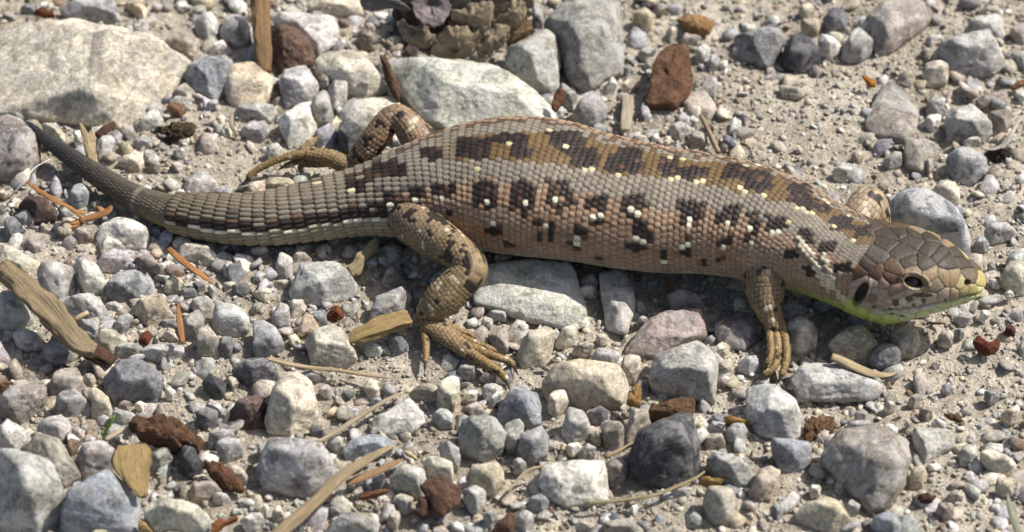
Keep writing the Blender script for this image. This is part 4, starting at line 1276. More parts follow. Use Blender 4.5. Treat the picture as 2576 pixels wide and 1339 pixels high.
    vdark = in_rects(vx, vy, DK) & (np.abs(Wg) < 0.8) & (AX > 460)[:, None]
    dw = 0.9 * isdark + 0.2 * (vdark & ~isdark)
    dw = np.where(isdark & vdark, 1.0, dw)[..., None]
    col = col * (1 - dw) + dk * dw
    W = np.vstack([px('6', [(112,190),(375,180),(640,275),(685,262),(955,248),(1000,272),(950,475),(1000,468),(1368,325),(1365,360),(1662,340),(1640,520),(1625,505),(1815,375),(1830,495),(222,398),(268,372),(265,420),(510,460),(500,485),(1310,515),(1345,510),(740,580),(740,600),(1180,640)]),
                   px('5', [(1740,155),(1418,155),(1198,165),(1205,185),(1000,195),(1795,345),(760,85),(490,35)]),
                   px('2', [(30,1080),(435,1102),(1235,1190),(605,1270),(840,1315),(1800,1250),(1885,1255),(330,985),(560,1262)]),
                   px('6', [(1225,15),(1275,12),(1430,22),(1460,22),(1750,80),(1800,100)]),
                   px('7', [(20,125),(260,210),(300,238),(340,255),(390,280),(480,180),(470,170),(500,190),(550,372),(60,410),(100,405),(140,400),(300,480),(305,500),(660,290),(640,280),(680,462),(570,720)])])
    iswh = np.zeros(isdark.shape, bool)
    vis = wc > -0.33
    for wx, wy in W:
        dd = np.where(vis, (cxp - wx) ** 2 + (cyp - wy) ** 2, 1e9)
        k_ = np.unravel_index(np.argmin(dd), dd.shape)
        if dd[k_] < 300:
            iswh |= (J == J[k_]) & (I == I[k_]) & (best < 0.62)
    iswh &= (aw < 0.8) & (ax > 460)
    col = np.where(iswh[..., None], np.where((aw < 0.21)[..., None], yel, pale), col)
    # pale dashed lines along the edge of the brown band
    edge = (np.abs(aw - 0.14) < 0.016) & (ax > 1100) & (rnd < 0.05)
    col = np.where((edge & ~isdark)[..., None], np.array([0.5, 0.43, 0.22]), col)
    crest = (wc < -0.16) & (wc > -0.3) & (ax > 1000) & (rnd < 0.35)
    col = np.where(crest[..., None], np.array([0.09, 0.055, 0.03]), col)
    # throat and collar
    throat = sst(ax, 1900, 2040) * sst(aw, 0.56, 0.68)
    col = mixc(col, np.array([0.40, 0.43, 0.11]), throat * 0.9)
    side = (ax > 1930) & (ax < 2185) & (aw > 0.3) & (aw < 0.62)
    col = np.where(side[..., None], mixc(col, np.array([0.30, 0.225, 0.15]), 0.5 + 0 * aw), col)
    col = np.where((side & in_rects(cxp, cyp, rects_px('7', D7)))[..., None], dk, col)
    fold = np.zeros(isdark.shape, bool)
    for pa, pb in (((290, 470), (400, 640)), ((400, 640), (490, 820)), ((465, 590), (560, 860)), ((560, 860), (700, 980))):
        a, b = px('7', [pa, pb])
        d = b - a
        tt = np.clip(((cxp - a[0]) * d[0] + (cyp - a[1]) * d[1]) / (d @ d), 0, 1)
        fold |= np.hypot(cxp - a[0] - tt * d[0], cyp - a[1] - tt * d[1]) < 9
    fold &= (ax > 1950) & (wc > 0.2)
    col = np.where(fold[..., None], np.array([0.52, 0.45, 0.32]), col)
    col = col * (0.89 + 0.22 * rnd2[..., None])
    # ---- relief (mm)
    eu, ev = np.abs(2 * fu - 1), np.abs(2 * fv - 1)
    pil = 1 - (1 - np.clip(gedge / 0.5, 0, 1)) ** 2.2
    size = pitch[:, None] / MM
    imb = np.where(aw < 0.34, 1.0, 0.25)
    imb = np.maximum(imb, (1 - sst(ax, 950, 1100)) * 1.0)
    imb = np.where(ax < 437, 0.35, imb)
    imb = np.where(ax > 1980, 0.35, imb)
    keel = (1 - np.clip(ev * 3, 0, 1)) * np.where((aw < 0.34) | (ax < 1050), 0.05, 0.0)
    relief = 0.095 * np.minimum(size, 1.2) * pil + imb * np.where(ax < 1000, 0.22, 0.14) * (1 - fu) * (0.3 + 0.7 * (1 - ev ** 3)) + keel
    relief = relief * np.interp(ax, [60, 100, 437, 450, 2000, 2150, 2200], [0.25, 0.45, 0.6, 1, 1, 0.75, 0.6])
    relief += np.where(fold, 0.28, 0)
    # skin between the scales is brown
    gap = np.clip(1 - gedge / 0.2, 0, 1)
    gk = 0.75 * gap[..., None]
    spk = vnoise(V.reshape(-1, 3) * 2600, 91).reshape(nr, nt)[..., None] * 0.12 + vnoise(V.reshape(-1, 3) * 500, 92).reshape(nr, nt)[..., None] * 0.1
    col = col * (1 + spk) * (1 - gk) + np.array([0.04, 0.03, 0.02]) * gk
    # body unevenness: folds of loose skin, flank bulge
    q = V.reshape(-1, 3)
    relief += (0.18 * fbm(q * 160, 41, 2)).reshape(nr, nt) * sst(AX, 900, 1200)[:, None]
    # ---- head shields
    hl = (V - HEAD0) @ HF / MM
    headm = (hl > -3.0)
    hi = np.where(headm.any(1))[0]
    i0 = hi[0]
    HV = V[i0:]
    hfac = facing[i0:]
    hpx, hpy = PX[i0:], PY[i0:]
    BRN = (0.038, 0.027, 0.017); BR2 = (0.046, 0.032, 0.019); PNK = (0.33, 0.255, 0.20); DKB = (0.075, 0.043, 0.022)
    PAL2 = (0.45, 0.42, 0.33); GRN = (0.46, 0.5, 0.24); YLG = (0.41, 0.46, 0.12); TANH = (0.32, 0.25, 0.13)
    seeds = [((430,470),(0.055,0.046,0.034)),((330,560),(0.05,0.038,0.027)),((740,200),BRN),((600,240),BRN),((580,310),BRN),((870,290),(0.045,0.034,0.024)),((760,425),(0.047,0.036,0.026)),((1100,400),BRN),
             ((1180,450),BRN),((850,560),BR2),((1000,570),BR2),((1070,230),BRN),((1240,265),BRN),((1290,560),BRN),((1420,430),BR2),((1490,560),BR2),((1610,520),(0.085,0.058,0.03)),((1560,700),(0.1,0.07,0.038)),((1700,790),(0.36,0.3,0.12)),
             ((890,650),(0.2,0.145,0.09)),((1080,690),(0.22,0.15,0.085)),((1240,730),(0.2,0.14,0.08)),((1370,740),(0.2,0.145,0.075)),((1440,810),(0.33,0.27,0.12)),((1150,800),(0.2,0.16,0.1)),
             ((450,690),DKB),((250,650),DKB),((650,650),DKB),((620,720),DKB),((540,800),(0.28,0.19,0.14)),((440,880),PNK),((550,885),PNK),((655,880),(0.24,0.17,0.12)),((400,790),PNK),((330,790),PNK),((340,880),PNK),
             ((420,960),(0.17,0.12,0.09)),((500,950),PNK),((600,1000),PNK),((480,1020),PNK),((700,950),(0.3,0.24,0.18)),((430,1050),(0.3,0.25,0.2)),((760,1000),PAL2),((850,970),(0.36,0.31,0.23)),
             ((680,1060),PAL2),((900,1030),PAL2),((1090,980),(0.38,0.32,0.24)),((1250,945),(0.34,0.27,0.19)),((1370,920),(0.3,0.23,0.14)),((1470,900),(0.27,0.2,0.1)),((1570,900),(0.3,0.25,0.1)),
             ((640,1120),(0.38,0.38,0.27)),((860,1105),PAL2),((1060,1075),PAL2),((1240,1045),GRN),((1400,1000),GRN),((1530,960),GRN),((1670,890),(0.5,0.49,0.2)),
             ((500,1130),(0.36,0.36,0.26)),((620,1190),(0.44,0.5,0.18)),((820,1170),(0.45,0.48,0.28)),((1000,1140),(0.45,0.5,0.24)),((1180,1095),(0.45,0.5,0.24)),((420,1190),YLG),((560,1240),YLG),((300,1150),YLG)]
    sp, scol = [], []
    zc = HV[..., 2]
    ss = []
    for (x, y), c in seeds:
        a = px('H', [(x, y)])[0]
        d = (hpx - a[0]) ** 2 + (hpy - a[1]) ** 2 + np.where(hfac, 0, 1e7)
        k = np.unravel_index(np.argmin(d), d.shape)
        sp.append(HV[k]); scol.append(c); ss.append(k)
    sp, scol = np.array(sp), np.array(scol)
    # far side: mirror of every shield
    Cc = C[i0:]
    Lh = np.cross(np.array([0, 0, 1.0]), HF); Lh /= np.linalg.norm(Lh)
    lat = (sp - HEAD0) @ Lh
    mir = sp - 2 * lat[:, None] * Lh
    pick = lat < -0.0028
    sp_all = np.vstack([sp, mir[pick]])
    sc_all = np.vstack([scol, scol[pick]])
    flat = HV.reshape(-1, 3)
    d1 = np.full(len(flat), 9.0); d2 = np.full(len(flat), 9.0); ki = np.zeros(len(flat), int)
    jig = np.stack([vnoise(flat * 700, 60 + k) for k in range(3)], 1) * 0.00016
    for k, p in enumerate(sp_all):
        d = np.linalg.norm(flat + jig - p, axis=1)
        n1 = d < d1
        d2 = np.where(n1, d1, np.minimum(d2, d))
        ki = np.where(n1, k, ki)
        d1 = np.where(n1, d, d1)
    hc = sc_all[ki]
    g = np.clip((d2 - d1) / 0.00028, 0, 1)
    hrel = 0.14 * (1 - (1 - g) ** 2) + 0.05 * np.clip((d2 - d1) / 0.0012, 0, 1)
    hc = hc * (0.6 + 0.4 * g)[:, None]
    mott = vnoise(flat * 1500, 71) * 0.5 + vnoise(flat * 4200, 72) * 0.5
    hc = hc * (1 + 0.25 * mott)[:, None]
    fpx, fpy = hpx.reshape(-1), hpy.reshape(-1)
    near = hfac.reshape(-1) & (((flat - HEAD0) @ Lh) < 0.001)
    nl = near
    for (x, y, rx, ry) in [(840,965,45,38),(680,1012,42,46),(1008,990,26,34),(888,1038,24,20),(612,1090,40,18),(430,1060,34,22),(985,925,130,28),(340,860,30,50),(640,1140,30,16),(760,1165,35,12),(1500,1010,25,8),(1260,985,22,20)]:
        a = px('H', [(x, y)])[0]; f = TILES['H'][2]
        m = (((fpx - a[0]) / (rx * f)) ** 2 + ((fpy - a[1]) / (ry * f)) ** 2 < 1) & nl
        hc[m] = np.array([0.085, 0.055, 0.035]) * (1 + 0.3 * mott[m])[:, None]
    # mouth line
    ml = px('H', [(520,1105),(800,1085),(1080,1040),(1300,1005),(1480,950),(1640,915),(1750,850)])
    dm = np.full(len(flat), 1e3)
    for a, b in zip(ml[:-1], ml[1:]):
        d = b - a
        tt = np.clip(((fpx - a[0]) * d[0] + (fpy - a[1]) * d[1]) / (d @ d), 0, 1)
        dm = np.minimum(dm, np.hypot(fpx - a[0] - tt * d[0], fpy - a[1] - tt * d[1]))
    m = np.where(nl, np.clip(1 - dm / 4.0, 0, 1), 0)
    hrel -= 0.3 * m
    hc = hc * (1 - 0.6 * m[:, None])
    # ear, eye socket with lids, nostril
    f = TILES['H'][2]
    a = px('H', [(268, 925)])[0]
    dx, dy = (fpx - a[0]) / f, (fpy - a[1]) / f
    an = math.radians(28)
    ex = dx * math.cos(an) + dy * math.sin(an)
    ey = -dx * math.sin(an) + dy * math.cos(an)
    # axis of the ear slit runs down to the front
    r_ear = np.where(hfac.reshape(-1), np.sqrt((ex / 58) ** 2 + (ey / 150) ** 2), 9)
    ear_dir = px('H', [(230, 800)])[0]
    e1 = np.clip((1.1 - r_ear) / 0.16, 0, 1)
    hrel = hrel * (1 - e1) - 0.9 * e1
    hc = hc * (1 - e1[:, None]) + np.array([0.016, 0.011, 0.01]) * e1[:, None]
    rim = np.clip(1 - np.abs(r_ear - 1.35) / 0.25, 0, 1) * (ex > 0)
    hrel += 0.25 * rim
    hc = hc * (1 - 0.6 * rim[:, None]) + np.array([0.42, 0.36, 0.28]) * 0.6 * rim[:, None]
    EC = px('H', [(893, 785)])[0]
    dx, dy = (fpx - EC[0]) / f, (fpy - EC[1]) / f
    an = math.radians(14)
    ex = dx * math.cos(an) + dy * math.sin(an)
    ey = -dx * math.sin(an) + dy * math.cos(an)
    r_eye = np.where(nl, np.sqrt((ex / 116) ** 2 + (ey / 68) ** 2), 9)
    sock = np.clip((1.0 - r_eye) / 0.18, 0, 1)
    lid = np.clip(1 - np.abs(r_eye - 1.12) / 0.13, 0, 1)
    brow = np.clip(1 - np.abs(r_eye - 1.5) / 0.3, 0, 1) * (ey < 0)
    hrel = hrel * (1 - np.clip(lid + sock, 0, 1)) - 1.1 * sock + 0.26 * lid + 0.35 * brow
    hc = hc * (1 - lid[:, None]) + np.array([0.2, 0.14, 0.07]) * (0.7 + 0.5 * (vnoise(flat * 5000, 5)[:, None] > 0)) * lid[:, None]
    hc = hc * (1 - sock[:, None]) + np.array([0.02, 0.014, 0.01]) * sock[:, None]
    NS = px('H', [(1515, 790)])[0]
    rn = np.where(nl, np.hypot(fpx - NS[0], fpy - NS[1]) / f / 42, 9)
    nz = np.clip((1.0 - rn) / 0.4, 0, 1)
    hrel -= 0.5 * nz
    hc = hc * (1 - nz[:, None]) + np.array([0.05, 0.028, 0.014]) * nz[:, None]
    hrel = hrel.reshape(HV.shape[:2]); hc = hc.reshape(*HV.shape[:2], 3)
    hm = np.clip((hl[i0:] - 0.7 + 8.0 * np.clip(np.abs(w)[None], 0, 0.27)) / 0.25, 0, 1)
    hm = np.maximum(hm, np.clip(np.maximum(e1, rim).reshape(HV.shape[:2]) * 4, 0, 1))
    relief[i0:] = relief[i0:] * (1 - hm) + hrel * hm
    col[i0:] = col[i0:] * (1 - hm[..., None]) + hc * hm[..., None]
    Vd = V + Nn * (relief * MM)[..., None]
    tip = Vd[-1].mean(0); tail = Vd[0].mean(0)
    vv = np.vstack([Vd.reshape(-1, 3), tip[None], tail[None]])
    ff = grid_faces(nr, nt)
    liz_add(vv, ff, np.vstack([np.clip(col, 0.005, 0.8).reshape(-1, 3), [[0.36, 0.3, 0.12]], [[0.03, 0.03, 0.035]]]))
    # eye position for the eyeball
    d = (hpx - EC[0]) ** 2 + (hpy - EC[1]) ** 2 + np.where(hfac, 0, 1e7)
    k = np.unravel_index(np.argmin(d), d.shape)
    return HV[k], Nn[i0:][k], Lh

EYE_P, EYE_N, HEAD_LAT = build_lizard()

def catmull(P, n):
    P = np.asarray(P, float)
    Q = np.vstack([2 * P[0] - P[1], P, 2 * P[-1] - P[-2]])
    out = []
    for i in range(1, len(Q) - 2):
        t = np.linspace(0, 1, n, endpoint=False)[:, None]
        a, b, c, d = Q[i - 1], Q[i], Q[i + 1], Q[i + 2]
        out.append(0.5 * (2 * b + (c - a) * t + (2 * a - 5 * b + 4 * c - d) * t ** 2 + (-a + 3 * b - 3 * c + d) * t ** 3))
    out.append(P[-1:])
    return np.vstack(out)

def resample(P, step):
    l = np.r_[0, np.cumsum(np.linalg.norm(np.diff(P, axis=0), axis=1))]
    n = max(4, int(l[-1] / step))
    s = np.linspace(0, l[-1], n)
    return np.stack([np.interp(s, l, P[:, i]) for i in range(P.shape[1])], 1), s

def frames(C):
    T = np.gradient(C, axis=0)
    T /= np.linalg.norm(T, axis=1)[:, None] + 1e-12
    A = np.zeros_like(C)
    ref = np.array([0, 0, 1.0]) if abs(T[0, 2]) < 0.9 else np.array([0, 1.0, 0])
    a = np.cross(T[0], ref); a /= np.linalg.norm(a)
    for i in range(len(C)):
        a = a - (a @ T[i]) * T[i]
        a /= np.linalg.norm(a)
        A[i] = a
    return T, A, np.cross(T, A)

def limb(tile, pts, cpitch=0.62, spitch=0.62, tone=(0.30, 0.225, 0.155), tip=None, spots=0.1, relief=0.085, seed=1, flat=1.0, toe=False):
    """pts: (photo x, y in tile, height mm, radius mm)"""
    a = np.array(pts, float)
    p2 = px(tile, a[:, :2])
    C3 = at(p2[:, 0], p2[:, 1], a[:, 2])
    P = catmull(np.c_[C3, a[:, 3] * MM * (0.86 if toe else 1.0)], 14)
    P, s = resample(P, 0.00015 if not toe else 0.00013)
    C, R = P[:, :3], P[:, 3]
    # rounded end
    end = s[-1] - s
    rr = R[-1]
    cap = np.where(end < rr, np.sqrt(np.clip(1 - (1 - end / rr) ** 2, 0.002, 1)), 1)
    R = R * cap
    T, A, B = frames(C)
    nt = 110 if not toe else 30
    th = np.linspace(0, 2 * math.pi, nt, endpoint=False)
    S = s / (spitch * MM)
    w0 = vnoise(np.stack([np.repeat(s * 900, nt), np.tile(np.cos(th) * 2, len(s)), np.tile(np.sin(th) * 2, len(s))], -1), seed).reshape(len(s), nt)
    Sg = S[:, None] + 0.25 * w0
    J = np.floor(Sg).astype(int); fu = Sg - J
    Rm = np.interp(J + 0.5, S, P[:, 3])
    N = np.maximum(5, np.round(2 * math.pi * Rm / (cpitch * MM)))
    c2 = th[None] / (2 * math.pi) * N + 0.5 * (J % 2)
    I = np.floor(c2).astype(int); fv = c2 - I
    I = np.where(I >= N + 0, I - N, I).astype(int)
    rnd = _hash(J, I, J * 0 + 1, seed); rnd2 = _hash(J, I, J * 0 + 2, seed + 3)
    eu, ev = np.abs(2 * fu - 1), np.abs(2 * fv - 1)
    pil = (1 - eu ** 4) * (1 - ev ** 4)
    rel = relief * pil + relief * 0.5 * (1 - fu) * 0.5
    f = (s / s[-1])[:, None, None]
    tone = np.array(tone)
    tipc = np.array(tip if tip is not None else tone)
    col = tone * (1 - f) + tipc * f
    col = np.broadcast_to(col, (len(s), nt, 3)).copy()
    col *= 0.78 + 0.44 * rnd2[..., None]
    big = vnoise(np.stack([J * 0.4 + seed, I * 0.5, J * 0.0], -1).reshape(-1, 3), seed + 8).reshape(J.shape)
    col = np.where((big > 1 - 2 * spots - 0.15)[..., None] & (spots > 0), np.array([0.022, 0.015, 0.012]), col)
    col = np.where(((big < -0.55) & (rnd > 0.6))[..., None] & (spots > 0), np.array([0.5, 0.42, 0.28]), col)
    gap = np.clip((np.maximum(eu, ev) - 0.76) / 0.18, 0, 1)[..., None]
    col = col * (1 - 0.72 * gap) + np.array([0.04, 0.028, 0.016]) * 0.72 * gap
    rad = R[:, None] + rel * MM * cap[:, None]
    V = C[:, None] + rad[..., None] * (np.cos(th)[None, :, None] * A[:, None] + flat * np.sin(th)[None, :, None] * B[:, None])
    liz_add(V.reshape(-1, 3), grid_faces(len(s), nt), np.clip(col, 0.005, 0.8).reshape(-1, 3))
    return C[-1], T[-1], R

CLAWS = []
def toe(tile, pts, tone, tip, claw=True, seed=3, cl=1.3):
    c, t, R = limb(tile, pts, 0.5, 0.55, tone, tip, 0.05, 0.06, seed, toe=True)
    if claw:
        CLAWS.append((c, t, pts[-1][3] * MM * 0.8, cl * MM))

SK = (0.21, 0.15, 0.098)
FT = (0.25, 0.165, 0.068)
FD = (0.2, 0.13, 0.05)
# near hind leg: thigh, shank, foot and toes
limb('L', [(0, -70, 5.6, 2.4), (60, 60, 6.2, 2.9), (140, 150, 6.8, 3.0), (260, 235, 7.4, 2.85), (400, 330, 8.0, 2.45), (500, 415, 8.2, 2.2),
           (520, 475, 7.8, 2.15), (440, 560, 6.6, 2.35), (330, 660, 5.0, 2.45), (250, 740, 3.6, 2.0), (205, 800, 2.6, 1.35), (205, 850, 2.0, 1.05)], 0.6, 0.58, SK, (0.22, 0.155, 0.07), 0.2, 0.10, 11)
limb('L', [(190, 800, 2.6, 1.1), (240, 840, 2.3, 1.45), (330, 900, 1.9, 1.5), (420, 965, 1.6, 1.35), (500, 1020, 1.5, 1.15), (560, 1060, 1.4, 0.85)], 0.55, 0.6, (0.2, 0.14, 0.075), FT, 0.04, 0.08, 12, flat=0.75)
toe('L', [(480, 1010, 1.5, 0.85), (560, 1070, 1.5, 0.8), (650, 1130, 1.5, 0.72), (735, 1190, 1.4, 0.6), (765, 1240, 1.0, 0.5)], FT, FD, seed=21)
toe('L', [(500, 985, 1.6, 0.75), (600, 1035, 1.8, 0.66), (710, 1075, 1.8, 0.58), (790, 1100, 1.5, 0.5), (820, 1140, 1.1, 0.42)], FT, FD, seed=22)
toe('L', [(430, 930, 1.9, 0.7), (540, 970, 1.9, 0.58), (620, 1000, 1.7, 0.5), (690, 1030, 1.3, 0.42)], FT, FD, seed=23)
toe('L', [(360, 860, 2.0, 0.7), (440, 890, 1.8, 0.55), (500, 905, 1.6, 0.45), (548, 940, 1.3, 0.38)], FT, FD, seed=24, cl=0.8)
toe('L', [(200, 830, 2.0, 0.75), (198, 900, 1.7, 0.62), (208, 980, 1.4, 0.55), (208, 1060, 1.1, 0.48), (203, 1115, 0.9, 0.4)], FT, FD, seed=25)
# near front leg
limb('A', [(430, 30, 6.8, 2.7), (435, 140, 7.8, 3.15), (445, 260, 7.2, 3.0), (445, 400, 5.8, 2.55), (460, 520, 4.6, 2.1), (490, 610, 3.6, 1.6), (520, 690, 2.8, 1.35), (545, 760, 2.2, 1.1)], 0.62, 0.62, SK, (0.21, 0.145, 0.07), 0.17, 0.095, 31)
toe('A', [(480, 670, 2.9, 0.8), (482, 780, 2.4, 0.62), (488, 880, 2.0, 0.56), (482, 950, 1.7, 0.5), (450, 1010, 1.3, 0.42)], FT, FD, seed=32, cl=0.9)
toe('A', [(555, 680, 2.8, 0.9), (605, 800, 2.3, 0.7), (616, 920, 1.9, 0.62), (602, 1020, 1.5, 0.55), (570, 1100, 1.1, 0.46)], FT, FD, seed=33, cl=1.1)
toe('A', [(530, 720, 2.5, 0.8), (548, 860, 2.0, 0.62), (540, 970, 1.6, 0.55), (490, 1050, 1.2, 0.5), (420, 1090, 0.9, 0.42)], FT, FD, seed=34, cl=1.9)
toe('A', [(520, 760, 2.2, 0.7), (525, 880, 1.6, 0.55), (515, 980, 1.2, 0.5), (455, 1045, 0.9, 0.4)], FD, FD, seed=35, cl=0.9)
# far hind leg with bent knee and stretched foot
limb('B', [(2560, 640, 5.5, 2.6), (2370, 430, 7.2, 2.3), (2245, 270, 8.6, 1.95), (2130, 195, 8.9, 1.7), (2010, 270, 8.2, 1.75), (1880, 450, 6.6, 1.85), (1730, 640, 4.6, 1.7), (1570, 800, 3.0, 1.3)], 0.6, 0.58, (0.235, 0.155, 0.1), (0.27, 0.17, 0.09), 0.24, 0.10, 41)
limb('B', [(1600, 830, 2.6, 1.2), (1450, 790, 2.9, 1.25), (1300, 720, 3.3, 1.15), (1120, 680, 3.5, 0.95), (950, 670, 3.5, 0.75)], 0.5, 0.6, (0.21, 0.145, 0.075), FT, 0.02, 0.07, 42)
toe('B', [(1050, 672, 3.5, 0.8), (850, 680, 3.4, 0.68), (650, 730, 3.0, 0.6), (450, 820, 2.3, 0.55), (310, 910, 1.6, 0.5), (240, 980, 1.1, 0.42)], FT, FD, seed=43, cl=1.5)
toe('B', [(1300, 760, 2.8, 0.7), (1100, 770, 2.4, 0.55), (900, 760, 2.2, 0.5), (700, 830, 1.5, 0.42)], FD, FD, seed=44)
toe('B', [(1350, 780, 2.4, 0.6), (1150, 800, 1.8, 0.5), (930, 810, 1.6, 0.42), (920, 900, 0.9, 0.36)], FD, FD, seed=45, cl=0.8)
# far front leg: the elbow shows behind the neck
limb('7', [(620, 420, 7.5, 2.4), (740, 290, 9.0, 2.45), (805, 195, 9.4, 2.35), (850, 260, 8.4, 2.1), (870, 380, 5.5, 1.8), (880, 480, 2.5, 1.3), (890, 500, 1.2, 1.0)], 0.75, 0.7, (0.34, 0.26, 0.19), (0.3, 0.22, 0.1), 0.2, 0.06, 51)

def finish_lizard():
    F = np.vstack(LIZ_F)
    me = mesh_from('lizard', np.vstack(LIZ_V), F)
    set_col(me, np.vstack(LIZ_C))
    o = link('lizard', me, M_SKIN)
    tag(o, 'brown female sand-coloured lizard with dark white-centred eye spots along its flank, resting on gravel', 'lizard')
    # eyes
    me_eye = mat_plain('eye_gloss', (0.012, 0.007, 0.005), 0.12, 0.35, 0.25)
    m_iris = mat_plain('iris', (0.06, 0.034, 0.012), 0.25, 0.5, 0.6)
    V, Fi = ico(4)
    for sgn in (1, -1):
        n = EYE_N.copy(); p = EYE_P.copy()
        if sgn < 0:
            n = n - 2 * (n @ HEAD_LAT) * HEAD_LAT
            p = p - 2 * ((p - HEAD0) @ HEAD_LAT) * HEAD_LAT
        c = p - n * 0.00122
        v = V * np.array([1.18, 1.18, 1.08]) * MM * 1.0
        e = link('eye', mesh_from('eye', v, Fi), me_eye, o, c)
        # ring-shaped iris just proud of the dark ball
        z = Vector(tuple(n)).to_track_quat('Z', 'Y')
        k = 40
        vs, fs = [], []
        rr = [0.78, 0.86]
        for r in rr:
            for i in range(k):
                a = 2 * math.pi * i / k
                h = math.sqrt(max(0, 1.19 ** 2 - r * r)) + 0.02
                q = z @ Vector((r * math.cos(a), r * math.sin(a), h))
                vs.append([q.x * MM, q.y * MM, q.z * MM])
        for i in range(k):
            fs.append((i, (i + 1) % k, k + (i + 1) % k, k + i))
        link('iris', mesh_from('iris', vs, fs), m_iris, e)
    m_claw = mat_plain('claw', (0.035, 0.022, 0.014), 0.35)
    for c, t, r, L in CLAWS:
        t = t / np.linalg.norm(t)
        down = np.array([0, 0, -1.0])
        n = 7
        pts = []
        for i in range(n):
            f = i / (n - 1)
            pts.append((t * (L * f) + down * (L * 0.35 * f * f)) - t * 0.0002)
        pts = np.array(pts)
        T, A, B = frames(pts)
        k = 8
        vs = []
        for i in range(n):
            rad = r * 0.75 * (1 - i / (n - 1)) ** 0.8 + 0.00002
            for j in range(k):
                a = 2 * math.pi * j / k
                vs.append(pts[i] + rad * (math.cos(a) * A[i] + math.sin(a) * B[i]))
        link('claw', mesh_from('claw', np.array(vs), grid_faces(n, k)), m_claw, o, c)
    return o
lizard = finish_lizard()
# ------------------------------------------------------------------ twigs, needles, chips, bark, cone
def strip(name, tile, pts, mat, color, label, cat, aspect=1.0, group=None, seed=0, rough=0.12, seg=16, parent=None, step=0.0004, square=2.0, twist=0.0, alpha=0.3):
    """stick or blade: pts (photo x, y, height mm, half width mm); aspect = thickness / width"""
    a = np.array(pts, float)
    p2 = px(tile, a[:, :2])
    P = catmull(np.c_[at(p2[:, 0], p2[:, 1], a[:, 2]), a[:, 3] * MM], 10)
    P, s = resample(P, step)
    C, R = P[:, :3], P[:, 3]
    T = np.gradient(C, axis=0); T /= np.linalg.norm(T, axis=1)[:, None]
    Sd = np.cross(T, np.array([0, 0, 1.0])); Sd /= np.linalg.norm(Sd, axis=1)[:, None]
    Nn = np.cross(Sd, T)
    th = np.linspace(0, 2 * math.pi, seg, endpoint=False)
    e = 2.0 / square
    cx = np.sign(np.cos(th)) * np.abs(np.cos(th)) ** e
    cy = np.sign(np.sin(th)) * np.abs(np.sin(th)) ** e
    ns = len(s)
    u = np.stack([np.repeat(s * 1000 * 0.35, seg), np.tile(cx * 1.7, ns), np.tile(cy * 1.7, ns)], -1)
    nz = (fbm(u + seed * 7.1, seed, 3, 0.6)).reshape(ns, seg)
    rr = R[:, None] * (1 + rough * nz)
    X = cx[None] * rr
    Y = cy[None] * rr * aspect
    V = C[:, None] + X[..., None] * Sd[:, None] + Y[..., None] * Nn[:, None]
    loc = np.array([C[:, 0].mean(), C[:, 1].mean(), 0])
    V = (V - loc).reshape(-1, 3)
    nv = len(V)
    V = np.vstack([V, (C[0] - loc)[None], (C[-1] - loc)[None]])
    F = [tuple(q) for q in grid_faces(ns, seg)]
    for j in range(seg):
        F.append((nv, (j + 1) % seg, j))
        F.append((nv + 1, (ns - 1) * seg + j, (ns - 1) * seg + (j + 1) % seg))
    me = mesh_from(name, V, F)
    gr = np.stack([np.repeat(s * 1000, seg), np.tile(cx, ns) * np.repeat(R * 1000, seg) * 2, np.tile(cy, ns) * np.repeat(R * 1000, seg) * 2], -1) + seed * 3.3
    set_vec(me, np.vstack([gr, gr[:1], gr[-1:]]))
    if parent is not None:
        loc = loc - np.array(parent.location)
    o = link(name, me, mat, parent, loc)
    o.color = (*color, alpha)
    if parent is None:
        tag(o, label, cat, group)
    return o

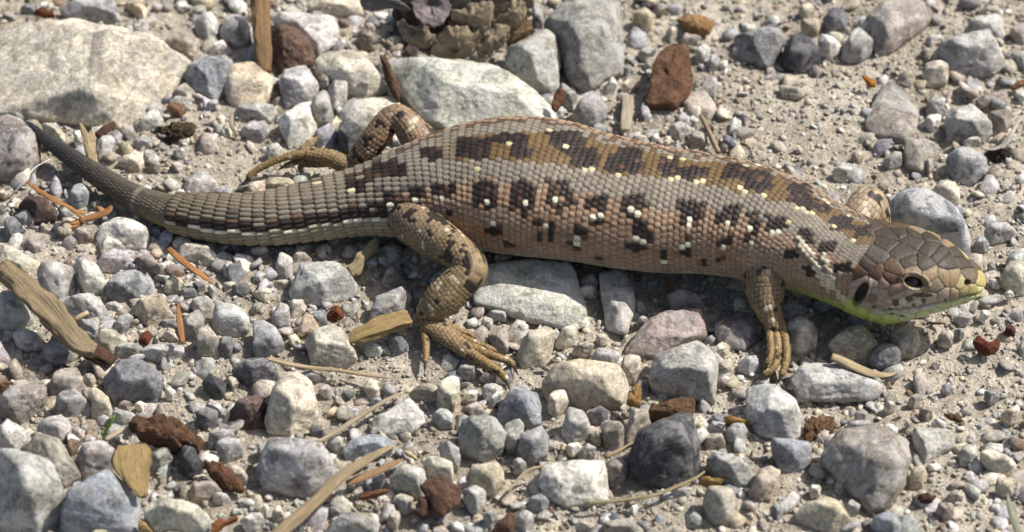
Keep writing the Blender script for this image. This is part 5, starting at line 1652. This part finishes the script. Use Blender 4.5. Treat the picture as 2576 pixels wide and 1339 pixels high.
def plate(name, tile, outline, mat, color, z0, z1, thick, dome, label=None, cat=None, parent=None, seed=0, rough=0.25, alpha=0.3, jag=0.06, cup=0.0):
    """curved flake: outline in the photo, height z0 at its near edge, z1 at its far edge (mm)"""
    P = px(tile, outline)
    n = 56
    Q = np.vstack([P, P[:1]])
    l = np.r_[0, np.cumsum(np.linalg.norm(np.diff(Q, axis=0), axis=1))]
    t = np.linspace(0, l[-1], n, endpoint=False)
    B = np.stack([np.interp(t, l, Q[:, k]) for k in range(2)], 1)
    rs = np.random.default_rng(seed)
    c = B.mean(0)
    jn = vnoise(np.stack([np.cos(2 * math.pi * t / l[-1]) * 7, np.sin(2 * math.pi * t / l[-1]) * 7, np.full(n, seed * 1.3)], -1), seed)
    B = c + (B - c) * (1 + jag * jn)[:, None]
    ymax, ymin = B[:, 1].max(), B[:, 1].min()
    rings = [1.0, 0.93, 0.8, 0.62, 0.42, 0.2]
    top, bot, gr = [], [], []
    for k, r in enumerate(rings):
        q = c + (B - c) * r
        tt = (ymax - q[:, 1]) / (ymax - ymin)
        z = z0 + (z1 - z0) * tt + dome * (1 - r * r) - cup * (1 - r) ** 2
        w = at(q[:, 0], q[:, 1], z)
        nz = fbm(w * 900 + seed, seed, 3, 0.6) * rough
        w2 = w.copy(); w2[:, 2] += nz * MM
        top.append(w2)
        b = w.copy(); b[:, 2] -= (thick * (0.55 if k == 0 else 1.0)) * MM
        b[:, 1] += 0.3 * thick * MM * 0
        bot.append(b)
    cw = at(c[:1, None][:, 0] if False else np.array([c[0]]), np.array([c[1]]), z0 + (z1 - z0) * (ymax - c[1]) / (ymax - ymin) + dome - cup)[0]
    V = np.vstack([np.vstack(top), cw[None], np.vstack(bot), (cw - [0, 0, thick * MM])[None]])
    m = len(rings)
    F = []
    o2 = m * n + 1
    for k in range(m - 1):
        for j in range(n):
            j2 = (j + 1) % n
            F.append((k * n + j, k * n + j2, (k + 1) * n + j2, (k + 1) * n + j))
            F.append((o2 + k * n + j2, o2 + k * n + j, o2 + (k + 1) * n + j, o2 + (k + 1) * n + j2))
    for j in range(n):
        j2 = (j + 1) % n
        F.append(((m - 1) * n + j, (m - 1) * n + j2, m * n))
        F.append((o2 + (m - 1) * n + j2, o2 + (m - 1) * n + j, o2 + m * n))
        F.append((j2, j, o2 + j, o2 + j2))
    loc = np.array([V[:, 0].mean(), V[:, 1].mean(), 0])
    me = mesh_from(name, V - loc, F)
    # grain runs along the longest side of the outline
    d = np.array([B - c]).reshape(-1, 2)
    ev, evec = np.linalg.eigh(d.T @ d)
    ax3 = at(np.array([c[0] + evec[0, 1] * 10]), np.array([c[1] + evec[1, 1] * 10]), z0)[0] - at(np.array([c[0]]), np.array([c[1]]), z0)[0]
    ax3 /= np.linalg.norm(ax3)
    sd = np.cross(ax3, [0, 0, 1.0]); sd /= np.linalg.norm(sd)
    g = np.stack([(V - loc) @ ax3, (V - loc) @ sd, (V - loc)[:, 2]], -1) * 1000 + seed * 2.1
    set_vec(me, g)
    if parent is not None:
        loc = loc - np.array(parent.location)
    o = link(name, me, mat, parent, loc)
    o.color = (*color, alpha)
    if parent is None:
        tag(o, label, cat)
    return o

def clod(name, tile, outline, h, mat, color, label, cat, seed=0, rough=0.14, p=10, alpha=0.4, level=5):
    v, F, c = make_rock(px(tile, outline), h, p, seed, level, rough)
    loc = np.array([c[0], c[1], 0.0])
    me = mesh_from(name, v - loc, F)
    set_vec(me, (v - loc) * 1000)
    o = link(name, me, mat, loc=loc)
    o.color = (*color, alpha)
    tag(o, label, cat)
    return o

RED = (0.17, 0.092, 0.052); DRK = (0.10, 0.055, 0.037); STRAW = (0.36, 0.265, 0.15); YEL = (0.52, 0.36, 0.15)
ORG = (0.33, 0.145, 0.045); GREYW = (0.24, 0.18, 0.10); TANW = (0.50, 0.38, 0.21)

# sticks
strip('weathered_stick', '4', [(15, 690, 5.5, 1.25), (110, 760, 5.5, 1.45), (260, 900, 5.2, 1.6), (410, 1050, 4.8, 1.7), (530, 1190, 4.3, 1.5), (610, 1265, 3.8, 1.4), (715, 1310, 3.2, 0.95)], M_WOOD, GREYW,
      'thick weathered greyish brown stick lying across the gravel', 'stick', 0.75, seed=1, rough=0.28, seg=28, square=3.2)
strip('bark_scrap', '4', [(690, 1300, 1.8, 1.2), (760, 1345, 1.6, 1.2), (850, 1395, 1.4, 0.9)], M_BARK, DRK, 'reddish brown bark scrap at the broken end of the weathered stick', 'bark', 0.5, seed=2, rough=0.35)
strip('brown_stick', '1', [(40, -60, 6.5, 1.25), (55, 100, 5.5, 1.25), (65, 300, 4.0, 1.2), (75, 430, 2.8, 1.15), (80, 545, 1.6, 0.85)], M_WOOD, (0.22, 0.13, 0.055),
      'upright brown ridged stick behind the grey pebbles, cut by the picture edge', 'stick', 0.8, seed=3, rough=0.25, seg=24, square=2.8)
strip('thin_twig', '2', [(1455, 870, 2.6, 0.32), (1500, 960, 2.2, 0.34), (1545, 1060, 1.6, 0.36), (1590, 1150, 1.2, 0.34)], M_WOOD, (0.3, 0.22, 0.14), 'thin straight pale brown twig behind the lizard\'s back', 'twig', 1.0, seed=4, rough=0.18)
strip('short_twig', '0', [(1745, 870, 2.0, 0.3), (1745, 940, 1.8, 0.32), (1770, 990, 1.3, 0.3), (1790, 1030, 0.8, 0.22)], M_WOOD, (0.42, 0.34, 0.24), 'short crooked pale twig beside the elongated grey pebble', 'twig', 1.0, seed=5, rough=0.2)
strip('dark_twig', '0', [(730, 1030, 2.0, 0.5), (790, 980, 2.2, 0.6), (860, 935, 2.0, 0.5)], M_BARK, DRK, 'dark brown twig under the edge of the cream boulder', 'twig', 0.8, seed=6, rough=0.3)
# straw blades and stalks
strip('long_straw', '9', [(150, 1380, 1.8, 1.0), (300, 1250, 2.6, 0.95), (480, 1090, 3.6, 0.9), (640, 930, 4.6, 0.8), (800, 820, 5.0, 0.7), (950, 735, 5.0, 0.5), (1065, 680, 4.8, 0.12)], M_NEEDLE, STRAW, 'long straw-coloured dry grass blade with a pointed tip', 'grass blade', 0.35, seed=7, rough=0.15)
strip('long_straw', '9', [(700, 975, 2.6, 0.5), (800, 930, 3.0, 0.62), (950, 870, 3.4, 0.55), (1060, 815, 3.4, 0.35), (1130, 785, 3.3, 0.08)], M_NEEDLE, (0.33, 0.2, 0.1), 'shorter brownish dry grass blade beneath the long straw blade', 'grass blade', 0.4, seed=8, rough=0.15)
strip('long_straw', '9', [(250, 1345, 0.9, 0.55), (360, 1230, 1.2, 0.6), (480, 1130, 1.6, 0.5), (590, 1040, 2.0, 0.3)], M_NEEDLE, (0.34, 0.24, 0.13), 'narrow dry grass blade hugging the underside of the long straw blade', 'grass blade', 0.4, seed=9, rough=0.15)
strip('dry_stalk', '9', [(480, 660, 2.2, 0.28), (640, 570, 2.2, 0.34), (790, 470, 1.8, 0.36), (920, 390, 2.0, 0.34), (1040, 320, 1.8, 0.26), (1130, 280, 1.3, 0.15)], M_NEEDLE, (0.36, 0.29, 0.19), 'thin straight dry grass stalk across the sunken pale stone', 'grass stalk', 0.7, seed=10)
strip('dry_stalk', '9', [(100, 25, 2.6, 0.32), (230, 60, 2.2, 0.36), (420, 95, 1.6, 0.34), (640, 115, 1.5, 0.3), (850, 150, 1.2, 0.26), (1020, 170, 0.9, 0.16)], M_NEEDLE, (0.38, 0.29, 0.17), 'pale dry stalk lying under the chunky cream stone', 'grass stalk', 0.7, seed=11)
strip('dry_tendril', '10', [(600, 1115, 1.4, 0.24), (800, 1105, 1.6, 0.24), (1000, 1080, 1.8, 0.24), (1150, 1045, 1.7, 0.24), (1300, 985, 1.6, 0.22), (1420, 930, 1.5, 0.18), (1490, 880, 1.4, 0.1)], M_NEEDLE, (0.30, 0.25, 0.13), 'long thin olive-brown stem curving between white lens stone and charcoal stone', 'plant stem', 1.0, seed=12)
strip('dry_tendril', '10', [(740, 770, 1.8, 0.26), (850, 720, 2.0, 0.28), (950, 670, 1.8, 0.26), (1030, 630, 1.2, 0.2)], M_NEEDLE, (0.33, 0.25, 0.13), 'short dry stem leaning on the pointed charcoal stone', 'plant stem', 1.0, seed=13)
strip('dry_tendril', '10', [(0, 1040, 1.2, 0.18), (70, 950, 1.6, 0.2), (160, 870, 1.6, 0.2), (320, 830, 1.4, 0.15)], M_NEEDLE, (0.38, 0.3, 0.19), 'pale thin stem bending up to the white lens stone', 'plant stem', 1.0, seed=14)
strip('curved_stalk', '11', [(530, 10, 3.4, 0.6), (620, 50, 3.0, 0.68), (720, 100, 2.4, 0.66), (830, 140, 1.8, 0.55), (950, 150, 1.4, 0.36), (1040, 125, 1.2, 0.12)], M_WOOD, (0.40, 0.31, 0.18), 'curved fibrous dry stalk beside the dark blue-grey pebble under the head', 'plant stalk', 0.5, seed=15, rough=0.25)
strip('curled_stalk', '3', [(1985, 870, 3.6, 0.22), (1930, 930, 3.4, 0.3), (1880, 1020, 3.0, 0.38), (1840, 1085, 2.4, 0.34), (1750, 1125, 1.8, 0.3), (1650, 1120, 1.4, 0.15)], M_NEEDLE, (0.45, 0.4, 0.33), 'curled pale dry leaf stalk over a dark soil clump', 'plant stalk', 0.5, seed=16)
strip('flat_straw', '2', [(905, 720, 1.2, 0.8), (905, 800, 1.3, 0.85), (895, 900, 1.2, 0.85), (890, 985, 0.9, 0.7)], M_NEEDLE, (0.40, 0.34, 0.24), 'flat pale straw strip lying on the sand beside the bark chip', 'straw', 0.2, seed=17, rough=0.12)
strip('weed_blade', '11', [(1950, 1360, 1.0, 0.5), (1905, 1230, 2.6, 0.5), (1875, 1130, 3.4, 0.36), (1860, 1050, 3.8, 0.1)], M_NEEDLE, (0.30, 0.30, 0.2), 'small grey-green weed blade standing in sand', 'weed', 0.35, seed=18)
strip('grass_shoot', '8', [(778, 625, 0.8, 0.36), (800, 570, 2.0, 0.4), (835, 510, 3.2, 0.36), (868, 455, 4.2, 0.12)], M_NEEDLE, (0.22, 0.38, 0.03), 'single bright green grass shoot among pebbles', 'grass shoot', 0.35, seed=19)
strip('straw_bit', '8', [(790, 640, 1.6, 0.4), (880, 590, 2.0, 0.45), (940, 560, 2.0, 0.4)], M_NEEDLE, (0.44, 0.36, 0.25), 'short pale straw bit beside the green grass shoot', 'straw', 0.5, seed=20)
strip('straw_bit', '8', [(945, 640, 1.6, 0.42), (965, 570, 2.2, 0.45), (1000, 490, 2.8, 0.3)], M_NEEDLE, (0.42, 0.33, 0.22), 'short pale straw bit propped against the ragged bark piece', 'straw', 0.5, seed=21)
strip('straw_bit', '4', [(555, 1075, 4.8, 0.35), (610, 1045, 5.2, 0.4), (665, 1015, 5.4, 0.32)], M_NEEDLE, (0.46, 0.35, 0.22), 'short straw peg sticking out from the thick weathered stick', 'straw', 0.8, seed=22)
strip('pale_hair', '4', [(70, 150, 2.4, 0.09), (110, 110, 3.4, 0.1), (190, 20, 4.6, 0.1), (260, -70, 5.0, 0.09), (380, -140, 4.6, 0.06)], M_NEEDLE, (0.6, 0.58, 0.54), 'fine white hair curving over the stone under the tail tip', 'hair', 1.0, seed=23, seg=6)
# orange needles with bud scales
strip('pine_needle', '4', [(205, 35, 4.4, 0.2), (290, 100, 4.6, 0.34), (400, 165, 4.4, 0.38), (520, 225, 3.6, 0.34), (580, 270, 2.6, 0.28), (612, 312, 1.8, 0.2)], M_NEEDLE, ORG, 'bent orange pine needle across the maroon porous stone', 'pine needle', 0.5, seed=24)
strip('pine_needle', '4', [(1275, 535, 4.0, 0.4), (1340, 600, 4.2, 0.48), (1430, 670, 4.0, 0.48), (1520, 735, 3.2, 0.4), (1610, 805, 2.2, 0.12)], M_NEEDLE, ORG, 'straight orange pine needle on the off-white flat stone below the tail', 'pine needle', 0.5, seed=25)
strip('pine_needle', '4', [(1342, 950, 4.6, 0.15), (1350, 1040, 4.4, 0.36), (1362, 1140, 3.8, 0.46), (1380, 1250, 3.0, 0.34)], M_NEEDLE, ORG, 'short orange pine needle propped beside the upright taupe splinter', 'pine needle', 0.5, seed=26)
bud = strip('bud_scale_cluster', '4', [(600, 330, 1.6, 0.4), (680, 305, 2.0, 0.5), (760, 275, 2.3, 0.55), (820, 245, 2.6, 0.5), (840, 215, 3.0, 0.25)], M_NEEDLE, (0.32, 0.15, 0.05), 'tuft of papery orange bud scales beside the tail', 'bud scales', 0.45, seed=27, rough=0.3)
for k, pp in enumerate([[(620, 325, 1.6, 0.5), (560, 340, 1.4, 0.4), (485, 345, 1.0, 0.1)], [(620, 330, 1.4, 0.45), (560, 365, 1.2, 0.4), (490, 385, 0.8, 0.1)], [(620, 335, 1.2, 0.4), (570, 375, 1.0, 0.35), (520, 405, 0.7, 0.1)],
                        [(780, 270, 2.3, 0.4), (760, 235, 2.6, 0.35), (725, 220, 2.6, 0.1)], [(640, 270, 1.6, 0.35), (600, 258, 1.8, 0.3), (560, 255, 1.8, 0.1)]]):
    strip('bud_scale', '4', pp, M_NEEDLE, (0.42, 0.2, 0.06), None, None, 0.4, seed=30 + k, parent=bud)
# wood chips
strip('wood_chip', '5', [(705, 1235, 2.6, 0.35), (770, 1200, 3.0, 0.95), (880, 1155, 3.4, 1.2), (1000, 1105, 3.6, 1.3), (1100, 1075, 3.6, 1.25), (1172, 1060, 3.5, 1.15)], M_CHIP, YEL, 'splintered yellow wood chip lying against the near hind leg', 'wood chip', 0.5, seed=41, rough=0.3, seg=28, square=5.0)
strip('wood_chip', '8', [(1005, 695, 5.6, 2.05), (1005, 760, 5.5, 2.3), (1010, 850, 5.2, 2.05), (1040, 960, 4.8, 1.35), (1085, 1065, 4.4, 0.6)], M_CHIP, YEL, 'yellow split wood chip wedged between pinkish grey stone and cream stone', 'wood chip', 0.3, seed=42, rough=0.22, seg=28, square=5.0)
plate('wood_chip', '8', [(1040, 1339), (1050, 1240), (1100, 1270), (1160, 1345)], M_CHIP, YEL, 1.0, 2.4, 0.8, 0.2, 'small yellow wood chip under the long cream stone', 'wood chip', seed=43)
plate('wood_chip', '5', [(700, 680), (780, 580), (880, 480), (940, 470), (930, 530), (850, 610), (800, 720), (740, 735)], M_CHIP, (0.42, 0.33, 0.18), 1.6, 3.0, 0.8, 0.3, 'pale fibrous wood chip half in the shade under the tail root', 'wood chip', seed=44, rough=0.3)
plate('wood_splinter', '0', [(595, 915), (620, 930), (665, 1010), (715, 995), (720, 1100), (740, 1240), (720, 1265), (670, 1200), (640, 1150), (610, 1010)], M_CHIP, TANW, 3.4, 4.6, 0.8, 0.3, 'pale forked wood splinter standing behind the dark tail', 'wood splinter', seed=45, rough=0.2)
plate('wood_splinter', '1', [(325, 1135), (430, 1030), (510, 1010), (470, 1060), (410, 1130)], M_CHIP, TANW, 2.0, 3.6, 0.5, 0.1, 'small pale wood splinter behind the far hind foot', 'wood splinter', seed=46)
plate('wood_splinter', '10', [(895, 350), (960, 215), (1000, 220), (1015, 280), (1000, 380), (930, 370)], M_CHIP, (0.42, 0.24, 0.08), 2.0, 3.6, 0.8, 0.3, 'orange-brown wood splinter between tan block and broad grey stone', 'wood splinter', seed=47)
plate('wood_splinter', '10', [(1635, 470), (1680, 458), (1820, 490), (1825, 510), (1740, 515), (1640, 490)], M_CHIP, (0.5, 0.3, 0.07), 1.4, 2.4, 0.6, 0.1, 'thin golden wood splinter beside the pale faceted stone', 'wood splinter', seed=48)
plate('wood_splinter', '10', [(1440, 960), (1470, 920), (1560, 920), (1630, 940), (1610, 970), (1500, 980)], M_CHIP, (0.45, 0.27, 0.08), 1.2, 2.2, 0.6, 0.2, 'small golden wood splinter above the barrel-shaped pebble', 'wood splinter', seed=49)
plate('wood_splinter', '9', [(790, 1065), (850, 1030), (960, 1010), (1035, 1005), (1000, 1030), (900, 1065), (800, 1080)], M_CHIP, (0.3, 0.12, 0.04), 1.4, 2.4, 0.6, 0.1, 'thin reddish wood splinter near the broken brown bark chip', 'wood splinter', seed=50)
plate('wood_splinter', '5', [(335, 1190), (380, 1165), (450, 1165), (430, 1190), (345, 1205)], M_CHIP, (0.42, 0.3, 0.14), 1.2, 1.8, 0.5, 0.1, 'tiny pale wood splinter behind the chunky cream stone', 'wood splinter', seed=51)
# bark
plate('bark_chip', '2', [(1085, 520), (1135, 410), (1220, 345), (1290, 360), (1365, 355), (1378, 470), (1402, 590), (1380, 680), (1260, 790), (1130, 780), (1030, 770), (1070, 640)], M_BARK, RED, 2.0, 5.0, 1.6, 0.5, 'ragged reddish brown bark chip lying on the sand behind the lizard', 'bark', seed=61, rough=0.7, alpha=0.15, jag=0.04)
plate('bark_flake', '2', [(1275, 145), (1350, 110), (1440, 115), (1520, 140), (1565, 170), (1530, 240), (1440, 255), (1340, 225)], M_BARK, (0.36, 0.21, 0.09), 1.0, 2.6, 0.7, 0.7, 'orange-tan bark flake lying on the pebbles behind the reddish chip', 'bark', seed=62, rough=0.3, alpha=0.1)
plate('ragged_bark', '8', [(1000, 520), (1040, 460), (1140, 480), (1190, 440), (1330, 470), (1470, 560), (1530, 640), (1500, 690), (1350, 710), (1240, 650), (1150, 620), (1040, 590)], M_BARK, (0.15, 0.08, 0.045), 2.2, 4.2, 1.8, 0.9, 'ragged reddish brown bark piece beside the charcoal angular stone', 'bark', seed=63, rough=0.8, alpha=0.15, jag=0.14)
plate('bark_chip', '9', [(1255, 980), (1350, 905), (1450, 930), (1565, 1000), (1560, 1090), (1490, 1150), (1420, 1200), (1360, 1160), (1340, 1120)], M_BARK, (0.15, 0.085, 0.055), 2.0, 4.2, 1.2, 0.5, 'broken brown bark chip with a crack beside the greenish grey stone', 'bark', seed=64, rough=0.3, alpha=0.2)
plate('bark_chip', '9', [(1215, 1180), (1250, 1060), (1300, 1070), (1345, 1130), (1340, 1200), (1270, 1215)], M_BARK, (0.12, 0.07, 0.048), 1.2, 2.6, 1.0, 0.3, 'smaller dark bark scrap broken off the cracked brown chip', 'bark', seed=65, rough=0.3, alpha=0.2)
plate('bark_chip', '10', [(1040, 440), (1100, 370), (1250, 335), (1390, 305), (1420, 360), (1390, 470), (1280, 470), (1150, 465)], M_BARK, (0.17, 0.095, 0.05), 1.6, 3.4, 1.6, 0.6, 'brown fibrous bark piece under the edge of the broad grey stone', 'bark', seed=66, rough=0.5, alpha=0.25)
plate('bark_chip', '8', [(1530, 820), (1620, 790), (1730, 850), (1830, 960), (1840, 1010), (1720, 990), (1620, 930)], M_BARK, (0.15, 0.075, 0.04), 1.4, 2.8, 1.2, 0.5, 'dark reddish bark strip beside the pale tan pebble', 'bark', seed=67, rough=0.5, alpha=0.2, jag=0.12)
plate('bark_chip', '8', [(1600, 1270), (1650, 1240), (1790, 1215), (1800, 1235), (1700, 1275), (1640, 1330), (1600, 1345)], M_BARK, (0.28, 0.11, 0.04), 1.2, 2.2, 0.6, 0.2, 'thin orange-red bark strip near the long cream stone', 'bark', seed=68, rough=0.3, alpha=0.1)
clod('crumbled_bark', '11', [(300, 560), (360, 470), (470, 440), (565, 470), (550, 540), (450, 580), (420, 640), (340, 640)], 1.6, M_BARK, (0.18, 0.10, 0.05), 'crumbled brown bark fragments on sand beside the dark blue stone', 'bark', 69, 0.3)
plate('bark_chip', '9', [(1780, 1339), (1830, 1270), (1940, 1180), (1990, 1200), (1960, 1345)], M_BARK, (0.15, 0.085, 0.055), 2.0, 4.0, 1.0, 0.4, 'dark brown bark chip beside a rounded grey pebble pair', 'bark', seed=70, rough=0.4, alpha=0.2)
plate('bark_sliver', 'F', [(956, 140), (970, 138), (985, 175), (1003, 205), (1008, 235), (1000, 248), (985, 225), (968, 190)], M_BARK, (0.13, 0.075, 0.045), 3.0, 6.5, 1.2, 0.3, 'dark bark sliver pressed against the mottled white slab', 'bark', seed=71, rough=0.4, alpha=0.2)
plate('bark_flake', '2', [(330, 800), (350, 710), (390, 680), (440, 690), (420, 760), (360, 830)], M_BARK, (0.15, 0.07, 0.04), 4.0, 5.2, 0.8, 0.2, 'small dark red bark flake under the grey angular rock', 'bark', seed=72, rough=0.4)
clod('bark_nodule', '1', [(120, 230), (220, 170), (330, 220), (430, 320), (475, 420), (450, 490), (300, 480), (200, 550), (130, 430)], 5.5, M_BARK, (0.19, 0.12, 0.085), 'rounded brown bark nodule next to the upright stick', 'bark', 73, 0.07, 9, 0.3, 6)
clod('soil_clump', '0', [(1190, 960), (1330, 940), (1470, 950), (1430, 1040), (1330, 1090), (1200, 1060)], 2.6, M_BARK, (0.075, 0.055, 0.03), 'dark mossy soil clump in front of the rusty stone', 'soil clump', 74, 0.3, 8, 0.25)
clod('soil_clump', '3', [(1690, 1160), (1760, 1110), (1870, 1110), (1900, 1170), (1810, 1220)], 2.0, M_BARK, (0.06, 0.05, 0.04), 'dark crumbly soil clump under the curled stalk', 'soil clump', 75, 0.3, 8, 0.25)
clod('mud_lump', '1', [(780, 260), (830, 200), (960, 290), (900, 360), (800, 350)], 3.0, M_BARK, (0.44, 0.38, 0.29), 'crumbly beige mud lump in front of the cone', 'mud lump', 76, 0.25, 8, 0.5)
clod('small_catkin', '5', [(545, 1060), (570, 980), (620, 955), (670, 980), (680, 1050), (620, 1100)], 2.6, M_BARK, (0.19, 0.07, 0.03), 'tiny reddish brown scaly catkin below the flat-topped grey stone', 'catkin', 77, 0.22, 8, 0.1)
plate('seed_case', '7', [(1590, 1230), (1640, 1190), (1720, 1240), (1800, 1210), (1790, 1290), (1720, 1330), (1640, 1320)], M_BARK, (0.17, 0.05, 0.028), 1.0, 2.2, 0.6, 0.7, 'curled dark red seed case on the sand ahead of the throat', 'seed case', seed=78, rough=0.3, alpha=0.05)
clod('red_seed', '7', [(1830, 1150), (1870, 1105), (1915, 1130), (1910, 1190), (1860, 1205)], 1.8, M_BARK, (0.11, 0.045, 0.035), 'small dark red round seed beside the curled seed case', 'seed', 79, 0.1, 7, 0.1, 4)
plate('bark_flake', '4', [(1040, 1230), (1070, 1160), (1120, 1145), (1145, 1190), (1110, 1250)], M_BARK, (0.16, 0.05, 0.03), 1.4, 2.2, 0.6, 0.3, 'small glossy dark red bark flake near the cream chipped stone', 'bark', seed=80, rough=0.2, alpha=0.05)
plate('bark_flake', '3', [(760, 570), (800, 575), (870, 620), (860, 650), (820, 650), (790, 620)], M_BARK, (0.45, 0.17, 0.03), 0.9, 1.8, 0.4, 0.1, 'tiny bright orange bark flake on open sand', 'bark', seed=81, rough=0.2, alpha=0.0)
plate('bark_flake', '3', [(1880, 660), (1930, 610), (1990, 595), (1990, 630), (1900, 675)], M_BARK, (0.22, 0.11, 0.055), 0.9, 1.6, 0.5, 0.2, 'narrow brown bark flake on sand beside the light grey stone', 'bark', seed=82, rough=0.2, alpha=0.1)
plate('bark_flake', '0', [(250, 95), (320, 50), (390, 75), (415, 115), (330, 120)], M_BARK, (0.19, 0.075, 0.03), 2.4, 3.8, 0.6, 0.3, 'rusty bark flake behind the top of the cream boulder', 'bark', seed=83, rough=0.4, alpha=0.1)
plate('bark_flake', '11', [(1380, 445), (1440, 440), (1530, 490), (1500, 500), (1420, 475)], M_BARK, (0.14, 0.075, 0.04), 0.8, 1.5, 0.4, 0.1, 'thin dark bark flake on sand beyond the greenish flat stone', 'bark', seed=84, rough=0.3, alpha=0.1)
plate('bark_flake', '11', [(1180, 1070), (1260, 1040), (1330, 1050), (1290, 1100), (1200, 1110)], M_BARK, (0.10, 0.05, 0.04), 0.8, 1.6, 0.6, 0.2, 'dark maroon bark crumb beside the mauve pebble', 'bark', seed=85, rough=0.5, alpha=0.2)
plate('bark_flake', '8', [(0, 300), (0, 220), (70, 200), (60, 260)], M_BARK, (0.2, 0.1, 0.05), 1.5, 3.0, 0.8, 0.2, 'brown bark flake beside the dark taupe banded stone', 'bark', seed=86, rough=0.3, alpha=0.1)

# ---- the cone: core and woody scales
def build_cone():
    v, F, c = make_rock(px('C', [(420, 120), (760, -120), (1700, -160), (2300, -60), (2250, 330), (1850, 620), (1300, 700), (800, 600), (640, 350)]), 8.5, 9, 501, 5, 0.08, 0.0)
    core_loc = np.array([c[0], c[1], 0.0])
    root = bpy.data.objects.new('pine_cone', None)
    root.location = core_loc
    COL.objects.link(root)
    tag(root, 'weathered open pine cone with thick grey-brown woody scales, cut by the picture edge', 'cone')
    me = mesh_from('cone_core', v - core_loc, F)
    set_vec(me, (v - core_loc) * 1000)
    o = link('cone_core', me, M_BARK, root)
    o.color = (0.05, 0.035, 0.025, 0.1)
    TAN = (0.36, 0.285, 0.19); GRY = (0.28, 0.23, 0.19); PUR = (0.27, 0.22, 0.215); GB = (0.24, 0.22, 0.205)
    spec = [
        # outline, colour, z near, z far, thickness, dome, cup
        ([(760, 20), (770, -120), (1000, -160), (1230, -120), (1290, 90), (1260, 190), (1150, 330), (1060, 350), (900, 290), (790, 180)], PUR, 8.5, 11.5, 1.3, 0.2, 1.0),
        ([(1480, 70), (1560, 40), (1780, 20), (1870, 60), (1850, 210), (1820, 330), (1740, 380), (1650, 300), (1460, 290), (1280, 210), (1290, 150), (1400, 130)], TAN, 7.0, 10.2, 2.2, 0.8, 0.0),
        ([(1830, 300), (1960, 190), (2060, 90), (2180, -40), (2310, 60), (2300, 200), (2170, 320), (2010, 300), (1870, 340)], TAN, 6.0, 9.5, 2.2, 0.7, 0.0),
        ([(560, 290), (640, 270), (740, 320), (900, 350), (1000, 400), (990, 450), (1080, 500), (1000, 580), (900, 610), (740, 550), (660, 500), (600, 400)], TAN, 4.0, 6.4, 2.0, 0.5, 0.6),
        ([(1090, 480), (1180, 380), (1400, 390), (1560, 380), (1690, 410), (1700, 480), (1640, 560), (1600, 660), (1480, 720), (1290, 800), (1160, 770), (1010, 660), (1100, 600)], TAN, 2.2, 6.6, 2.4, 1.2, 0.0),
        ([(1710, 450), (1800, 370), (1960, 340), (2090, 350), (2090, 450), (2000, 560), (1900, 580), (1860, 660), (1780, 740), (1650, 700), (1620, 580), (1690, 520)], TAN, 2.4, 6.0, 2.2, 0.9, 0.0),
        ([(2110, 440), (2150, 330), (2290, 280), (2380, 300), (2420, 400), (2330, 480), (2200, 560), (2080, 620), (2050, 540)], (0.25, 0.16, 0.085), 2.6, 5.6, 2.0, 0.6, 0.0),
        ([(90, 20), (120, -80), (400, -60), (640, 40), (740, 110), (730, 140), (560, 90), (380, 110), (200, 150), (120, 100)], GB, 5.0, 7.4, 0.8, 0.3, 0.4),
        ([(1240, 20), (1250, -90), (1500, -130), (1540, 10), (1480, 80), (1380, 100), (1290, 70)], GRY, 8.5, 11.0, 1.2, 0.6, 0.0),
        ([(1580, -10), (1620, -140), (2000, -140), (2020, 10), (1900, 30), (1760, 10)], GB, 8.6, 10.6, 1.0, 0.4, 0.3),
        ([(1260, 300), (1300, 265), (1380, 300), (1390, 345), (1330, 365)], TAN, 5.6, 6.8, 1.0, 0.2, 0.0),
        ([(2010, -60), (2080, -160), (2400, -160), (2420, 60), (2310, 60), (2180, -20)], TAN, 7.5, 10.0, 1.8, 0.5, 0.0),
    ]
    for k, (ol, colr, z0, z1, th, dm, cp) in enumerate(spec):
        plate('cone_scale', 'C', ol, M_BARK, colr, z0, z1 + 0.4, th * 0.55, dm * 0.5, parent=root, seed=520 + k, rough=0.8 if colr is TAN else 0.4, alpha=0.45 if colr is TAN else 0.1, jag=0.11, cup=cp)
build_cone()
